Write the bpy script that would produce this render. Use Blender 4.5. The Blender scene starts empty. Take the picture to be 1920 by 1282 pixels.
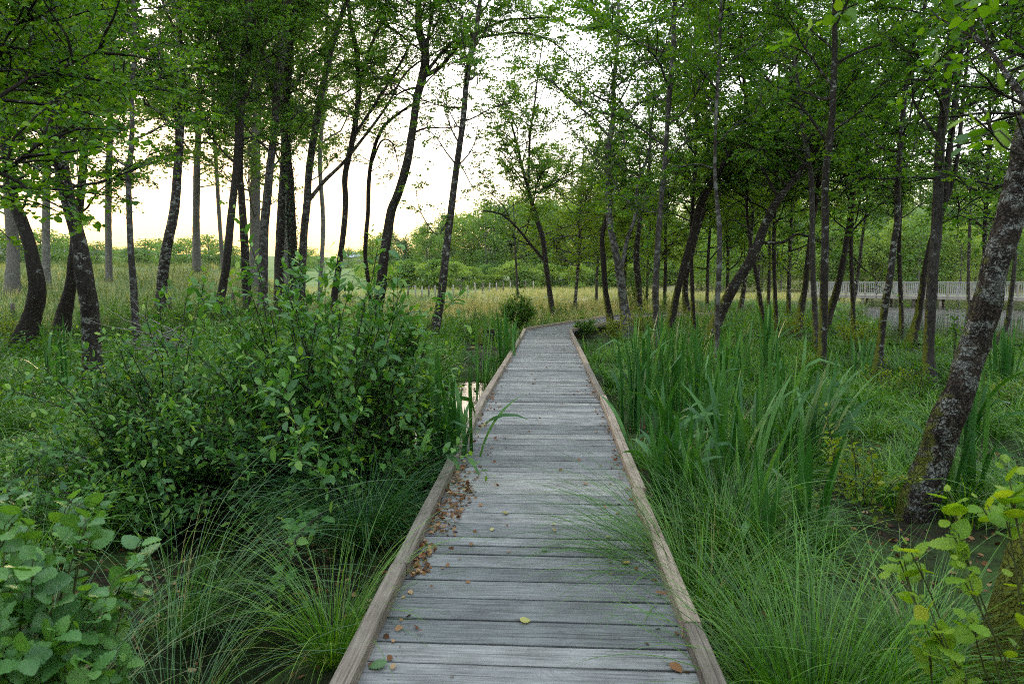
import bpy, math, random
import numpy as np
from mathutils import Vector, Matrix, Euler, noise as mnoise

# ------------------------------------------------------------------ camera, sky, sun, exposure
scene = bpy.context.scene
COL = scene.collection
R = math.radians
CAM = Vector((0.075, 0.0, 1.57))
YAW, PITCH, F = R(3.2), R(5.31), 1280.0
cam_d = bpy.data.cameras.new("camera")
cam_d.sensor_width = 36.0
cam_d.lens = 24.0
cam_d.clip_start = 0.05
cam_d.clip_end = 5000
cam_d.dof.use_dof = True
cam_d.dof.focus_distance = 8.0
cam_d.dof.aperture_fstop = 7.0
cam = bpy.data.objects.new("camera", cam_d)
COL.objects.link(cam)
cam.location = CAM
cam.rotation_euler = (math.pi/2 - PITCH, 0, YAW)
scene.camera = cam
SUN_EL, SUN_AZ = R(2.2), R(-27.0)          # azimuth measured from +Y, negative = left of the boardwalk
world = bpy.data.worlds.new("World")
scene.world = world
world.use_nodes = True
wn = world.node_tree
bg = wn.nodes["Background"]
sky = wn.nodes.new("ShaderNodeTexSky")
sky.sky_type = 'NISHITA'
sky.sun_disc = False
sky.sun_elevation = SUN_EL
sky.sun_rotation = SUN_AZ
sky.altitude = 0
sky.air_density = 1.0
sky.dust_density = 1.0
sky.ozone_density = 1.0
# thin, even cloud veil: the clear-sky radiance is compressed and levelled off round the low sun
veil = wn.nodes.new("ShaderNodeGamma"); veil.inputs['Gamma'].default_value = .46
sepc = wn.nodes.new("ShaderNodeSeparateXYZ")
mx1 = wn.nodes.new("ShaderNodeMath"); mx1.operation = 'MAXIMUM'
mx2 = wn.nodes.new("ShaderNodeMath"); mx2.operation = 'MAXIMUM'
dv = wn.nodes.new("ShaderNodeMath"); dv.operation = 'DIVIDE'; dv.inputs[0].default_value = 1.25
mn = wn.nodes.new("ShaderNodeMath"); mn.operation = 'MINIMUM'; mn.inputs[1].default_value = 1.0
scl = wn.nodes.new("ShaderNodeVectorMath"); scl.operation = 'SCALE'
wl = wn.links.new
wl(sky.outputs[0], veil.inputs[0]); wl(veil.outputs[0], sepc.inputs[0]); wl(sepc.outputs[0], mx1.inputs[0]); wl(sepc.outputs[1], mx1.inputs[1])
wl(mx1.outputs[0], mx2.inputs[0]); wl(sepc.outputs[2], mx2.inputs[1]); wl(mx2.outputs[0], dv.inputs[1]); wl(dv.outputs[0], mn.inputs[0])
wl(veil.outputs[0], scl.inputs[0]); wl(mn.outputs[0], scl.inputs['Scale'])
tnt = wn.nodes.new("ShaderNodeVectorMath"); tnt.operation = 'MULTIPLY'; tnt.inputs[1].default_value = (1.0, .985, 1.015)
wl(scl.outputs[0], tnt.inputs[0]); wl(tnt.outputs[0], bg.inputs[0])
bg.inputs[1].default_value = 0.15
sun_d = bpy.data.lights.new("sun", 'SUN')
sun_d.energy = 0.12
sun_d.angle = R(12.0)
sun_d.color = (1.0, 0.72, 0.42)
sun = bpy.data.objects.new("sun", sun_d)
COL.objects.link(sun)
sdir = Vector((math.sin(SUN_AZ)*math.cos(SUN_EL), math.cos(SUN_AZ)*math.cos(SUN_EL), math.sin(SUN_EL)))
sun.rotation_euler = sdir.to_track_quat('Z', 'Y').to_euler()
sun.location = (0, 0, 30)
vs = scene.view_settings
vs.view_transform = 'Standard'
vs.look = 'None'
vs.gamma = 1.0
vs.exposure = 4.15
cy = scene.cycles
cy.use_denoising = False
cy.filter_width = 1.05
cy.max_bounces = 6
cy.diffuse_bounces = 1
cy.glossy_bounces = 2
cy.transmission_bounces = 4
cy.volume_bounces = 0
cy.transparent_max_bounces = 4
cy.sample_clamp_indirect = 1.5
cy.caustics_reflective = False
cy.caustics_refractive = False

# ------------------------------------------------------------------ geometry helpers
MR = cam.rotation_euler.to_matrix()
NMR = np.array(MR)
NCAM = np.array(CAM)

def ray(px, py):
    return NMR @ np.array(((px-960)/F, (641-py)/F, -1.0))

def at_depth(px, py, D):
    return NCAM + ray(px, py)*D

def proj(P):
    q = (np.atleast_2d(P) - NCAM) @ NMR
    d = -q[:, 2]
    dd = np.where(np.abs(d) < 1e-3, 1e-3, d)
    return 960 + F*q[:, 0]/dd, 641 - F*q[:, 1]/dd, d

def sst(a, b, x):
    t = np.clip((x-a)/(b-a), 0, 1)
    return t*t*(3-2*t)

def lumps(x, y):
    return (np.sin(x*1.9+y*.7)+np.sin(x*.8-y*1.7+2)+np.sin(x*3.1+1)*np.sin(y*2.7))/3

LX = lambda y: 10.4 + (y-25)*.42
def gz(x, y):
    x = np.asarray(x, float); y = np.asarray(y, float)
    z = -.36 + .05*lumps(x, y) + .03*lumps(x*3.3, y*3.1)
    hl = sst(.33, .52, -x/np.maximum(y, 8.0))*np.clip((y-17)/34, 0, 1.05)*2.7
    z = z + hl
    z = z + np.clip(y-112, 0, 900)*.043*(1-sst(500, 900, y)*.3) + .3*sst(60, 110, y)
    # pools
    for (cx, cy_, rx, ry, dp) in ((-1.42, 10.6, .8, 2.6, .3), (-1.75, 3.6, .75, 1.1, .13), (6.6, 13.6, .6, 2.3, .3), (-2.6, 5.5, .8, 1.0, .12)):
        d = ((x-cx)/rx)**2 + ((y-cy_)/ry)**2
        z = z - dp*np.exp(-d**2*.8)
    # lake on the right
    lk = sst(0, 4, x-LX(y)+.8*np.sin(y*.35))*sst(19.5, 22.5, y+.5*np.sin(x*.5))*(1-sst(78, 84, y))*(1-sst(120, 135, x))
    z = z*(1-lk) + lk*(-1.3)
    # wooded slopes beyond lake and meadow
    z = z + sst(86, 150, y)*sst(12, 45, x)*15
    return z

def ground_hit(px, py):
    d = ray(px, py)
    t = 1.0
    p = NCAM
    for i in range(4000):
        p = NCAM + d*t
        if p[2] <= gz(p[0], p[1]):
            break
        t *= 1.004
    return t, p

class Geo:
    def __init__(s):
        s.v = []; s.f = {}; s.r = {}; s.uv = []; s.n = 0
    def add(s, v, f, rnd=None, uv=None):
        v = np.asarray(v, np.float32).reshape(-1, 3)
        f = np.asarray(f, np.int64)
        k = f.shape[1]
        s.v.append(v)
        s.f.setdefault(k, []).append(f + s.n)
        s.r.setdefault(k, []).append(np.full(len(f), .5, np.float32) if rnd is None else np.broadcast_to(np.asarray(rnd, np.float32), (len(f),)))
        s.uv.append(np.zeros((len(v), 3), np.float32) if uv is None else np.asarray(uv, np.float32))
        s.n += len(v)
    def merge(s, g):
        if not g.n: return
        for k in g.f:
            s.f.setdefault(k, []).extend([a + s.n for a in g.f[k]])
            s.r.setdefault(k, []).extend(g.r[k])
        s.v += g.v; s.uv += g.uv; s.n += g.n

def mesh_of(name, g, mat, smooth=True, origin=(0, 0, 0)):
    me = bpy.data.meshes.new(name)
    v = np.concatenate(g.v) - np.asarray(origin, np.float32)
    idx, starts, tot, rn = [], [], [], []
    off = 0
    for k in sorted(g.f):
        a = np.concatenate(g.f[k])
        idx.append(a.ravel())
        starts.append(off + np.arange(len(a))*k)
        tot.append(np.full(len(a), k))
        off += a.size
        rn.append(np.concatenate(g.r[k]))
    idx = np.concatenate(idx).astype(np.int32)
    starts = np.concatenate(starts).astype(np.int32)
    me.vertices.add(len(v)); me.vertices.foreach_set('co', v.astype(np.float32).ravel())
    me.loops.add(len(idx)); me.loops.foreach_set('vertex_index', idx)
    me.polygons.add(len(starts)); me.polygons.foreach_set('loop_start', starts)
    me.update(calc_edges=True)
    a = me.attributes.new('rnd', 'FLOAT', 'FACE')
    a.data.foreach_set('value', np.concatenate(rn).astype(np.float32))
    uv = np.concatenate(g.uv)
    if np.any(uv):
        a = me.attributes.new('luv', 'FLOAT_VECTOR', 'POINT')
        a.data.foreach_set('vector', uv.astype(np.float32).ravel())
    me.polygons.foreach_set('use_smooth', np.full(len(starts), bool(smooth)))
    me.materials.append(mat)
    return me

def tag(o, label=None, cat=None, group=None, kind=None):
    if label: o['label'] = label
    if cat: o['category'] = cat
    if group: o['group'] = group
    if kind: o['kind'] = kind
    return o

def obj(name, g, mat, parent=None, smooth=True, origin=None):
    """one mesh object from world-space geometry; its origin is the parent's"""
    if origin is None:
        origin = tuple(parent.matrix_basis.translation) if parent else (0, 0, 0)
        p = parent.parent if parent else None
        while p:
            origin = tuple(np.array(origin) + np.array(p.matrix_basis.translation)); p = p.parent
    o = bpy.data.objects.new(name, mesh_of(name, g, mat, smooth, origin))
    COL.objects.link(o)
    if parent: o.parent = parent
    else: o.location = origin
    return o

def thing(name, label, cat, loc, group=None):
    o = bpy.data.objects.new(name, None)
    o.empty_display_size = .2
    COL.objects.link(o)
    o.location = tuple(float(c) for c in loc)
    return tag(o, label, cat, group)

def dup(root, loc, rotz=0.0, scale=(1, 1, 1), label=None, group=None):
    r = root.copy(); COL.objects.link(r)
    r.location = tuple(float(c) for c in loc); r.rotation_euler = (0, 0, rotz); r.scale = scale
    if label: r['label'] = label
    if group: r['group'] = group
    for ch in list(root.children):
        c = ch.copy(); COL.objects.link(c); c.parent = r
        for g in list(ch.children):
            d = g.copy(); COL.objects.link(d); d.parent = c
    return r

def norm(a):
    a = np.asarray(a, float)
    return a/np.maximum(np.linalg.norm(a, axis=-1, keepdims=True), 1e-9)

def catmull(P, step):
    """P (n,k): positions in the first three columns, others interpolated too"""
    P = np.asarray(P, float)
    if len(P) < 3:
        n = max(2, int(np.linalg.norm(P[-1, :3]-P[0, :3])/step)+1)
        t = np.linspace(0, 1, n)[:, None]
        return P[0]*(1-t)+P[-1]*t
    Q = np.vstack([2*P[0]-P[1], P, 2*P[-1]-P[-2]])
    out = []
    for i in range(1, len(Q)-2):
        n = max(1, int(round(np.linalg.norm(Q[i+1, :3]-Q[i, :3])/step)))
        t = np.linspace(0, 1, n, endpoint=False)[:, None]
        out.append(.5*((2*Q[i]) + (-Q[i-1]+Q[i+1])*t + (2*Q[i-1]-5*Q[i]+4*Q[i+1]-Q[i+2])*t*t + (-Q[i-1]+3*Q[i]-3*Q[i+1]+Q[i+2])*t**3))
    out.append(P[-1:])
    return np.vstack(out)

def tube(g, pts, rad, sides=8, bump=0.0, seed=0, cap=True, bscale=3.0):
    pts = np.asarray(pts, float); n = len(pts)
    rad = np.broadcast_to(np.asarray(rad, float), (n,))
    T = norm(np.gradient(pts, axis=0))
    ref = np.array((1.0, 0, 0)) if abs(T[0, 2]) > .6 else np.array((0, 0, 1.0))
    U = norm(np.cross(T, ref)); V = np.cross(T, U)
    a = np.linspace(0, 2*np.pi, sides, endpoint=False)
    ring = U[:, None, :]*np.cos(a)[None, :, None] + V[:, None, :]*np.sin(a)[None, :, None]
    rr = np.repeat(rad[:, None], sides, 1)
    if bump:
        P0 = pts[:, None, :] + ring*rr[:, :, None]
        nn = np.array([mnoise.noise(Vector(p*bscale + seed)) + .5*mnoise.noise(Vector(p*bscale*3.1 + seed)) for p in P0.reshape(-1, 3)]).reshape(n, sides)
        rr = rr*(1 + bump*nn)
    v = (pts[:, None, :] + ring*rr[:, :, None]).reshape(-1, 3)
    i = np.arange(n-1)[:, None]*sides; j = np.arange(sides)[None, :]; j2 = (j+1) % sides
    f = np.stack([i+j, i+j2, i+sides+j2, i+sides+j], -1).reshape(-1, 4)
    base = g.n
    g.add(v, f)
    if cap and sides > 3:
        for e, order in ((0, range(sides-1, -1, -1)), (n-1, range(sides))):
            g.f.setdefault(sides, []).append(np.array([[base+e*sides+q for q in order]]))
            g.r.setdefault(sides, []).append(np.array([.5], np.float32))

def twigs3(g, A, B, C, r0, r1):
    """many thin three-sided twigs through A, B, C at once"""
    n = len(A)
    if not n: return
    P = np.stack([A, B, C], 1)
    T = norm(C-A)
    U = norm(np.cross(T, np.array((.31, .2, .93)))); V = np.cross(T, U)
    an = np.array((0, 2.0944, 4.1888))
    ring = U[:, None, :]*np.cos(an)[None, :, None] + V[:, None, :]*np.sin(an)[None, :, None]
    r = np.stack([np.broadcast_to(r0, (n,)), np.broadcast_to((np.asarray(r0)+r1)/2, (n,)), np.broadcast_to(r1, (n,))], 1)
    v = P[:, :, None, :] + ring[:, None, :, :]*r[:, :, None, None]
    b = np.arange(n)[:, None]*9
    q = []
    for s in (0, 1):
        for k in range(3):
            k2 = (k+1) % 3
            q.append([s*3+k, s*3+k2, s*3+3+k2, s*3+3+k])
    f = (b[:, None, :] + np.array(q)[None]).reshape(-1, 4)
    g.add(v.reshape(-1, 3), f)

def leaves(g, P, ax, nr, L, W, rnd, kind='quad'):
    """P base points, ax leaf axis, nr leaf normal, all (n,3)"""
    n = len(P)
    if not n: return
    ax = norm(ax); sd = norm(np.cross(ax, nr)); nr = np.cross(sd, ax)
    L = np.broadcast_to(L, (n,))[:, None]; W = np.broadcast_to(W, (n,))[:, None]
    if kind == 'quad':
        l = P + ax*L*.55 + sd*W*.5 + nr*W*.12
        r = P + ax*L*.55 - sd*W*.5 + nr*W*.12
        t = P + ax*L - nr*L*.08
        v = np.stack([P, r, t, l], 1).reshape(-1, 3)
        b = np.arange(n)[:, None]*4
        f = np.concatenate([b+np.array([[0, 1, 2]]), b+np.array([[0, 2, 3]])], 1).reshape(-1, 3)
        g.add(v, f, np.repeat(rnd, 2))
    elif kind == 'hex':
        c = P + ax*L*.5 + nr*L*.03
        r1 = P + ax*L*.28 - sd*W*.42 + nr*W*.13
        r2 = P + ax*L*.70 - sd*W*.40 + nr*W*.10
        t = P + ax*L - nr*L*.10
        l2 = P + ax*L*.70 + sd*W*.40 + nr*W*.10
        l1 = P + ax*L*.28 + sd*W*.42 + nr*W*.13
        v = np.stack([P, r1, r2, t, l2, l1, c], 1).reshape(-1, 3)
        b = np.arange(n)[:, None]*7
        f = np.concatenate([b+np.array([[0, 1, 6, 5]]), b+np.array([[6, 1, 2, 3]]), b+np.array([[6, 3, 4, 5]])], 1).reshape(-1, 4)
        uv = np.tile(np.array([(.5, 0, 0), (0, .28, 0), (0, .7, 0), (.5, 1, 0), (1, .7, 0), (1, .28, 0), (.5, .5, 0)]), (n, 1))
        g.add(v, f, np.repeat(rnd, 3), uv)
    else:                                  # fully shaped leaf: oblong, pleated, finely toothed
        nu, nv = 9, 21
        t = np.linspace(0, 1, nv); u = np.linspace(-1, 1, nu)
        prof = np.sin(np.pi*np.clip(t, 0, 1)**.85)**.62
        prof[0] = .03; prof[-1] = .12
        prof = prof*(1+.06*np.where(np.arange(nv) % 2, 1, -1))
        rs = np.random.RandomState(n*7+3)
        bend = rs.uniform(-.05, .32, n)[:, None, None]; cup = rs.uniform(-.05, .3, n)[:, None, None]
        tt = t[None, :, None]; uu = u[None, None, :]; pp = prof[None, :, None]
        s = W[:, :, None]*.5*uu*pp
        a = L[:, :, None]*(tt - .04*np.abs(uu)*pp)
        h = -bend*L[:, :, None]*tt**2 + cup*W[:, :, None]*.5*np.abs(uu)**1.5*pp + .042*L[:, :, None]*np.cos((tt*6-np.abs(uu)*1.2)*2*np.pi)*np.abs(uu)*pp
        v = P[:, None, None, :] + ax[:, None, None, :]*a[..., None] + sd[:, None, None, :]*s[..., None] + nr[:, None, None, :]*h[..., None]
        m = nu*nv
        i = np.arange(nv-1)[:, None]*nu; j = np.arange(nu-1)[None]
        q = np.stack([i+j, i+j+1, i+nu+j+1, i+nu+j], -1).reshape(-1, 4)
        f = (np.arange(n)[:, None, None]*m + q[None]).reshape(-1, 4)
        U2, T2 = np.meshgrid((u+1)/2, t)
        uv = np.tile(np.stack([U2, T2, np.ones_like(U2)], -1).reshape(-1, 3), (n, 1))
        g.add(v.reshape(-1, 3), f, np.repeat(rnd, len(q)), uv)

def leaf_dirs(rs, n, along, up=.75, spread=1.0):
    """axes roughly along the twig and splayed to the sides, normals mostly upward"""
    ax = norm(along + rs.normal(0, .55*spread, (n, 3)) + np.array((0, 0, -.12)))
    nr = norm(rs.normal(0, .55, (n, 3)) + np.array((0, 0, up)))
    nr = norm(nr - ax*np.sum(nr*ax, 1, keepdims=True) + 1e-4)
    return ax, nr

def blades(g, root, az, L, th0, th1, W, nseg, rnd, sword=False, kink=None, pw=1.3):
    n = len(root)
    if not n: return
    s = np.linspace(0, 1, nseg+1)
    th = th0[:, None] + (th1-th0)[:, None]*s[None, :]**pw
    if kink is not None:
        th = th + kink[:, None]*(s[None, :] > .72)
    mid = (th[:, 1:]+th[:, :-1])/2
    dl = (L/nseg)[:, None]
    h = np.concatenate([np.zeros((n, 1)), np.cumsum(np.sin(mid)*dl, 1)], 1)
    z = np.concatenate([np.zeros((n, 1)), np.cumsum(np.cos(mid)*dl, 1)], 1)
    ca, sa = np.cos(az)[:, None], np.sin(az)[:, None]
    C = root[:, None, :] + np.stack([h*ca, h*sa, z], -1)
    # twist of the ribbon's flat side about its own length
    tw = np.random.RandomState(n).uniform(-.9, .9, n)[:, None]
    sd = np.stack([-np.sin(az)[:, None]*np.cos(tw)+0*th, np.cos(az)[:, None]*np.cos(tw)+0*th, np.sin(tw)+0*th], -1)
    if sword:
        w = np.minimum(1, .55+s*1.2)*np.clip((1-s)*4.5, 0.02, 1)**.8
    else:
        w = (1-s)**.65*.95+.05
    w = w[None, :, None]*W[:, None, None]*.5
    v = np.stack([C - sd*w, C + sd*w], 2).reshape(-1, 3)
    m = 2*(nseg+1)
    q = np.array([[2*i, 2*i+1, 2*i+3, 2*i+2] for i in range(nseg)])
    f = (np.arange(n)[:, None, None]*m + q[None]).reshape(-1, 4)
    uv = np.zeros((n, nseg+1, 2, 3), np.float32)
    uv[..., 0, 0] = 0; uv[..., 1, 0] = 1; uv[..., 1] = s[None, :, None]; uv[..., 2] = 1
    g.add(v, f, np.repeat(rnd, nseg), uv.reshape(-1, 3))

def box(g, c, half, rot=None, rnd=.5):
    v = np.array([(x, y, z) for x in (-1, 1) for y in (-1, 1) for z in (-1, 1)], float)*np.asarray(half)
    if rot is not None: v = v @ np.array(rot).T
    v = v + np.asarray(c)
    g.add(v, np.array([(0, 1, 3, 2), (4, 6, 7, 5), (0, 4, 5, 1), (2, 3, 7, 6), (0, 2, 6, 4), (1, 5, 7, 3)]), rnd)

# ------------------------------------------------------------------ materials
def new_mat(name):
    m = bpy.data.materials.new(name); m.use_nodes = True
    nt = m.node_tree
    return m, nt, nt.nodes, nt.links, nt.nodes["Principled BSDF"]

def ramp(N, stops, mode='LINEAR'):
    r = N.new("ShaderNodeValToRGB"); cr = r.color_ramp; cr.interpolation = mode
    while len(cr.elements) < len(stops): cr.elements.new(.5)
    for e, (p, c) in zip(cr.elements, stops):
        e.position = p; e.color = (c[0], c[1], c[2], 1) if len(c) == 3 else c
    return r

def g1(v): return (v, v, v)

def mapping(N, Lk, scale, coord='Object', loc=(0, 0, 0)):
    tc = N.new("ShaderNodeTexCoord"); mp = N.new("ShaderNodeMapping")
    mp.inputs['Scale'].default_value = scale; mp.inputs['Location'].default_value = loc
    Lk.new(tc.outputs[coord], mp.inputs['Vector'])
    return mp

def noise_tex(N, Lk, vec, scale, detail=5, rough=.6, dist=0.0):
    t = N.new("ShaderNodeTexNoise")
    t.inputs['Scale'].default_value = scale; t.inputs['Detail'].default_value = detail
    t.inputs['Roughness'].default_value = rough; t.inputs['Distortion'].default_value = dist
    if vec is not None: Lk.new(vec, t.inputs['Vector'])
    return t

def mixrgb(N, Lk, fac, a, b, mode='MIX'):
    m = N.new("ShaderNodeMix"); m.data_type = 'RGBA'; m.blend_type = mode
    for s, x in ((m.inputs['Factor'], fac), (m.inputs['A'], a), (m.inputs['B'], b)):
        if hasattr(x, 'is_output') or hasattr(x, 'links'): Lk.new(x, s)
        elif isinstance(x, (int, float)): s.default_value = x
        else: s.default_value = (x[0], x[1], x[2], 1)
    return m

def math_n(N, Lk, op, a, b=None, clamp=False):
    m = N.new("ShaderNodeMath"); m.operation = op; m.use_clamp = clamp
    for s, x in ((m.inputs[0], a), (m.inputs[1], b)):
        if x is None: continue
        if isinstance(x, (int, float)): s.default_value = x
        else: Lk.new(x, s)
    return m

def foliage_mat(name, stops, trans=.4, tcol=(1.25, 1.2, .5), rough=.42, spec=.35, veins=False, stripes=False):
    m, nt, N, Lk, B = new_mat(name)
    at = N.new("ShaderNodeAttribute"); at.attribute_name = 'rnd'
    rp = ramp(N, stops); Lk.new(at.outputs['Fac'], rp.inputs[0])
    col = rp.outputs[0]
    if veins or stripes:
        la = N.new("ShaderNodeAttribute"); la.attribute_name = 'luv'
        sp = N.new("ShaderNodeSeparateXYZ"); Lk.new(la.outputs['Vector'], sp.inputs[0])
        u = math_n(N, Lk, 'ABSOLUTE', math_n(N, Lk, 'SUBTRACT', sp.outputs[0], .5).outputs[0])
        if veins:
            w = math_n(N, Lk, 'SUBTRACT', math_n(N, Lk, 'MULTIPLY', sp.outputs[1], 44.0).outputs[0], math_n(N, Lk, 'MULTIPLY', u.outputs[0], 15.0).outputs[0])
            cs = math_n(N, Lk, 'COSINE', w.outputs[0])
            pv = math_n(N, Lk, 'POWER', math_n(N, Lk, 'MAXIMUM', cs.outputs[0], 0.0).outputs[0], 10.0)
            mid = math_n(N, Lk, 'LESS_THAN', u.outputs[0], .03)
            vv = math_n(N, Lk, 'MAXIMUM', pv.outputs[0], mid.outputs[0])
            col = mixrgb(N, Lk, math_n(N, Lk, 'MULTIPLY', vv.outputs[0], .45).outputs[0], col, (.16, .26, .07)).outputs['Result']
            bp = N.new("ShaderNodeBump"); bp.inputs['Strength'].default_value = .35; bp.inputs['Distance'].default_value = .002
            bp.invert = True
            Lk.new(vv.outputs[0], bp.inputs['Height']); Lk.new(bp.outputs[0], B.inputs['Normal'])
        else:
            w = math_n(N, Lk, 'COSINE', math_n(N, Lk, 'MULTIPLY', sp.outputs[0], 40.0).outputs[0])
            bp = N.new("ShaderNodeBump"); bp.inputs['Strength'].default_value = .25; bp.inputs['Distance'].default_value = .001
            Lk.new(w.outputs[0], bp.inputs['Height']); Lk.new(bp.outputs[0], B.inputs['Normal'])
    Lk.new(col, B.inputs['Base Color'])
    B.inputs['Roughness'].default_value = rough
    B.inputs['Specular IOR Level'].default_value = spec
    tr = N.new("ShaderNodeBsdfTranslucent")
    tc = mixrgb(N, Lk, 1.0, col, tcol, 'MULTIPLY')
    Lk.new(tc.outputs['Result'], tr.inputs['Color'])
    mx = N.new("ShaderNodeMixShader"); mx.inputs[0].default_value = trans
    Lk.new(B.outputs[0], mx.inputs[1]); Lk.new(tr.outputs[0], mx.inputs[2])
    Lk.new(mx.outputs[0], N["Material Output"].inputs['Surface'])
    return m

def bark_mat(name, dark, light, lichen=(.36, .38, .34), amount=.5, moss=.4, plates=False, vscale=1.0):
    m, nt, N, Lk, B = new_mat(name)
    oi = N.new("ShaderNodeObjectInfo"); rv = N.new("ShaderNodeVectorMath"); rv.operation = 'SCALE'; rv.inputs[0].default_value = (41, 67, 29)
    Lk.new(oi.outputs['Random'], rv.inputs['Scale'])
    mp = mapping(N, Lk, (1, 1, .35)); mp2 = mapping(N, Lk, (1, 1, 1.6))
    Lk.new(rv.outputs[0], mp.inputs['Location']); Lk.new(rv.outputs[0], mp2.inputs['Location'])
    n1 = noise_tex(N, Lk, mp.outputs[0], 22*vscale, 6, .65)
    base = ramp(N, [(.32, dark), (.68, light)]); Lk.new(n1.outputs[0], base.inputs[0])
    n2 = noise_tex(N, Lk, mp2.outputs[0], 5.5*vscale, 4, .6, .4)
    n3 = noise_tex(N, Lk, mp2.outputs[0], 38*vscale, 3, .7)
    ad0 = math_n(N, Lk, 'ADD', n2.outputs[0], math_n(N, Lk, 'MULTIPLY', n3.outputs[0], .55).outputs[0])
    ad = math_n(N, Lk, 'ADD', ad0.outputs[0], math_n(N, Lk, 'MULTIPLY', math_n(N, Lk, 'SUBTRACT', oi.outputs['Random'], .6).outputs[0], .16).outputs[0])
    lk = ramp(N, [(.86-.12*amount, g1(0)), (.93-.12*amount, g1(1))]); Lk.new(ad.outputs[0], lk.inputs[0])
    c = mixrgb(N, Lk, math_n(N, Lk, 'MULTIPLY', lk.outputs[0], .62).outputs[0], base.outputs[0], lichen)
    if plates:
        vo = N.new("ShaderNodeTexVoronoi"); vo.feature = 'DISTANCE_TO_EDGE'; vo.inputs['Scale'].default_value = 21
        mp3 = mapping(N, Lk, (1.25, 1.25, .8))
        nz = noise_tex(N, Lk, mp3.outputs[0], 9, 3, .6)
        va = N.new("ShaderNodeVectorMath"); va.operation = 'SCALE'; va.inputs['Scale'].default_value = .1
        va.inputs['Scale'].default_value = .22; Lk.new(nz.outputs['Color'], va.inputs[0])
        vb = N.new("ShaderNodeVectorMath"); vb.operation = 'ADD'
        Lk.new(mp3.outputs[0], vb.inputs[0]); Lk.new(va.outputs[0], vb.inputs[1]); Lk.new(vb.outputs[0], vo.inputs['Vector'])
        cr = ramp(N, [(.02, g1(1)), (.14, g1(0))]); Lk.new(vo.outputs['Distance'], cr.inputs[0])
        pm = noise_tex(N, Lk, mp3.outputs[0], 3.2, 3, .6)
        pr_ = ramp(N, [(.42, g1(.25)), (.6, g1(.95))]); Lk.new(pm.outputs[0], pr_.inputs[0])
        c = mixrgb(N, Lk, math_n(N, Lk, 'MULTIPLY', cr.outputs[0], pr_.outputs[0]).outputs[0], c.outputs['Result'], (.018, .014, .011))
    # moss grows on the west-facing side and low on the stem
    ge = N.new("ShaderNodeNewGeometry"); sx = N.new("ShaderNodeSeparateXYZ"); Lk.new(ge.outputs['Normal'], sx.inputs[0])
    tc = N.new("ShaderNodeTexCoord"); so = N.new("ShaderNodeSeparateXYZ"); Lk.new(tc.outputs['Object'], so.inputs[0])
    mr = N.new("ShaderNodeMapRange"); mr.inputs['From Min'].default_value = 0.0; mr.inputs['From Max'].default_value = 2.2
    mr.inputs['To Min'].default_value = moss; mr.inputs['To Max'].default_value = -.15
    Lk.new(so.outputs[2], mr.inputs['Value'])
    nm = noise_tex(N, Lk, mp2.outputs[0], 7*vscale, 4, .65)
    a1 = math_n(N, Lk, 'MULTIPLY', sx.outputs[0], -.45)
    a2 = math_n(N, Lk, 'ADD', a1.outputs[0], mr.outputs[0])
    a3 = math_n(N, Lk, 'ADD', a2.outputs[0], nm.outputs[0])
    mm = ramp(N, [(.86, g1(0)), (1.02, g1(1))]); Lk.new(a3.outputs[0], mm.inputs[0])
    c = mixrgb(N, Lk, math_n(N, Lk, 'MULTIPLY', mm.outputs[0], .9).outputs[0], c.outputs['Result'], (.125, .14, .014))
    Lk.new(c.outputs['Result'], B.inputs['Base Color'])
    B.inputs['Roughness'].default_value = .9
    B.inputs['Specular IOR Level'].default_value = .2
    bp = N.new("ShaderNodeBump"); bp.inputs['Strength'].default_value = 1.0; bp.inputs['Distance'].default_value = .03
    hh = n1.outputs[0]
    if plates:
        hh = math_n(N, Lk, 'SUBTRACT', n1.outputs[0], cr.outputs[0]).outputs[0]
    Lk.new(hh, bp.inputs['Height']); Lk.new(bp.outputs[0], B.inputs['Normal'])
    return m

def plain_mat(name, c1, c2, scale=4.0, rough=.85, stretch=(1, 1, 1), bump=.3, spec=.3):
    m, nt, N, Lk, B = new_mat(name)
    mp = mapping(N, Lk, stretch)
    n1 = noise_tex(N, Lk, mp.outputs[0], scale, 6, .65)
    rp = ramp(N, [(.3, c1), (.7, c2)]); Lk.new(n1.outputs[0], rp.inputs[0])
    Lk.new(rp.outputs[0], B.inputs['Base Color'])
    B.inputs['Roughness'].default_value = rough
    B.inputs['Specular IOR Level'].default_value = spec
    bp = N.new("ShaderNodeBump"); bp.inputs['Strength'].default_value = bump; bp.inputs['Distance'].default_value = .02
    Lk.new(n1.outputs[0], bp.inputs['Height']); Lk.new(bp.outputs[0], B.inputs['Normal'])
    return m

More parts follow.
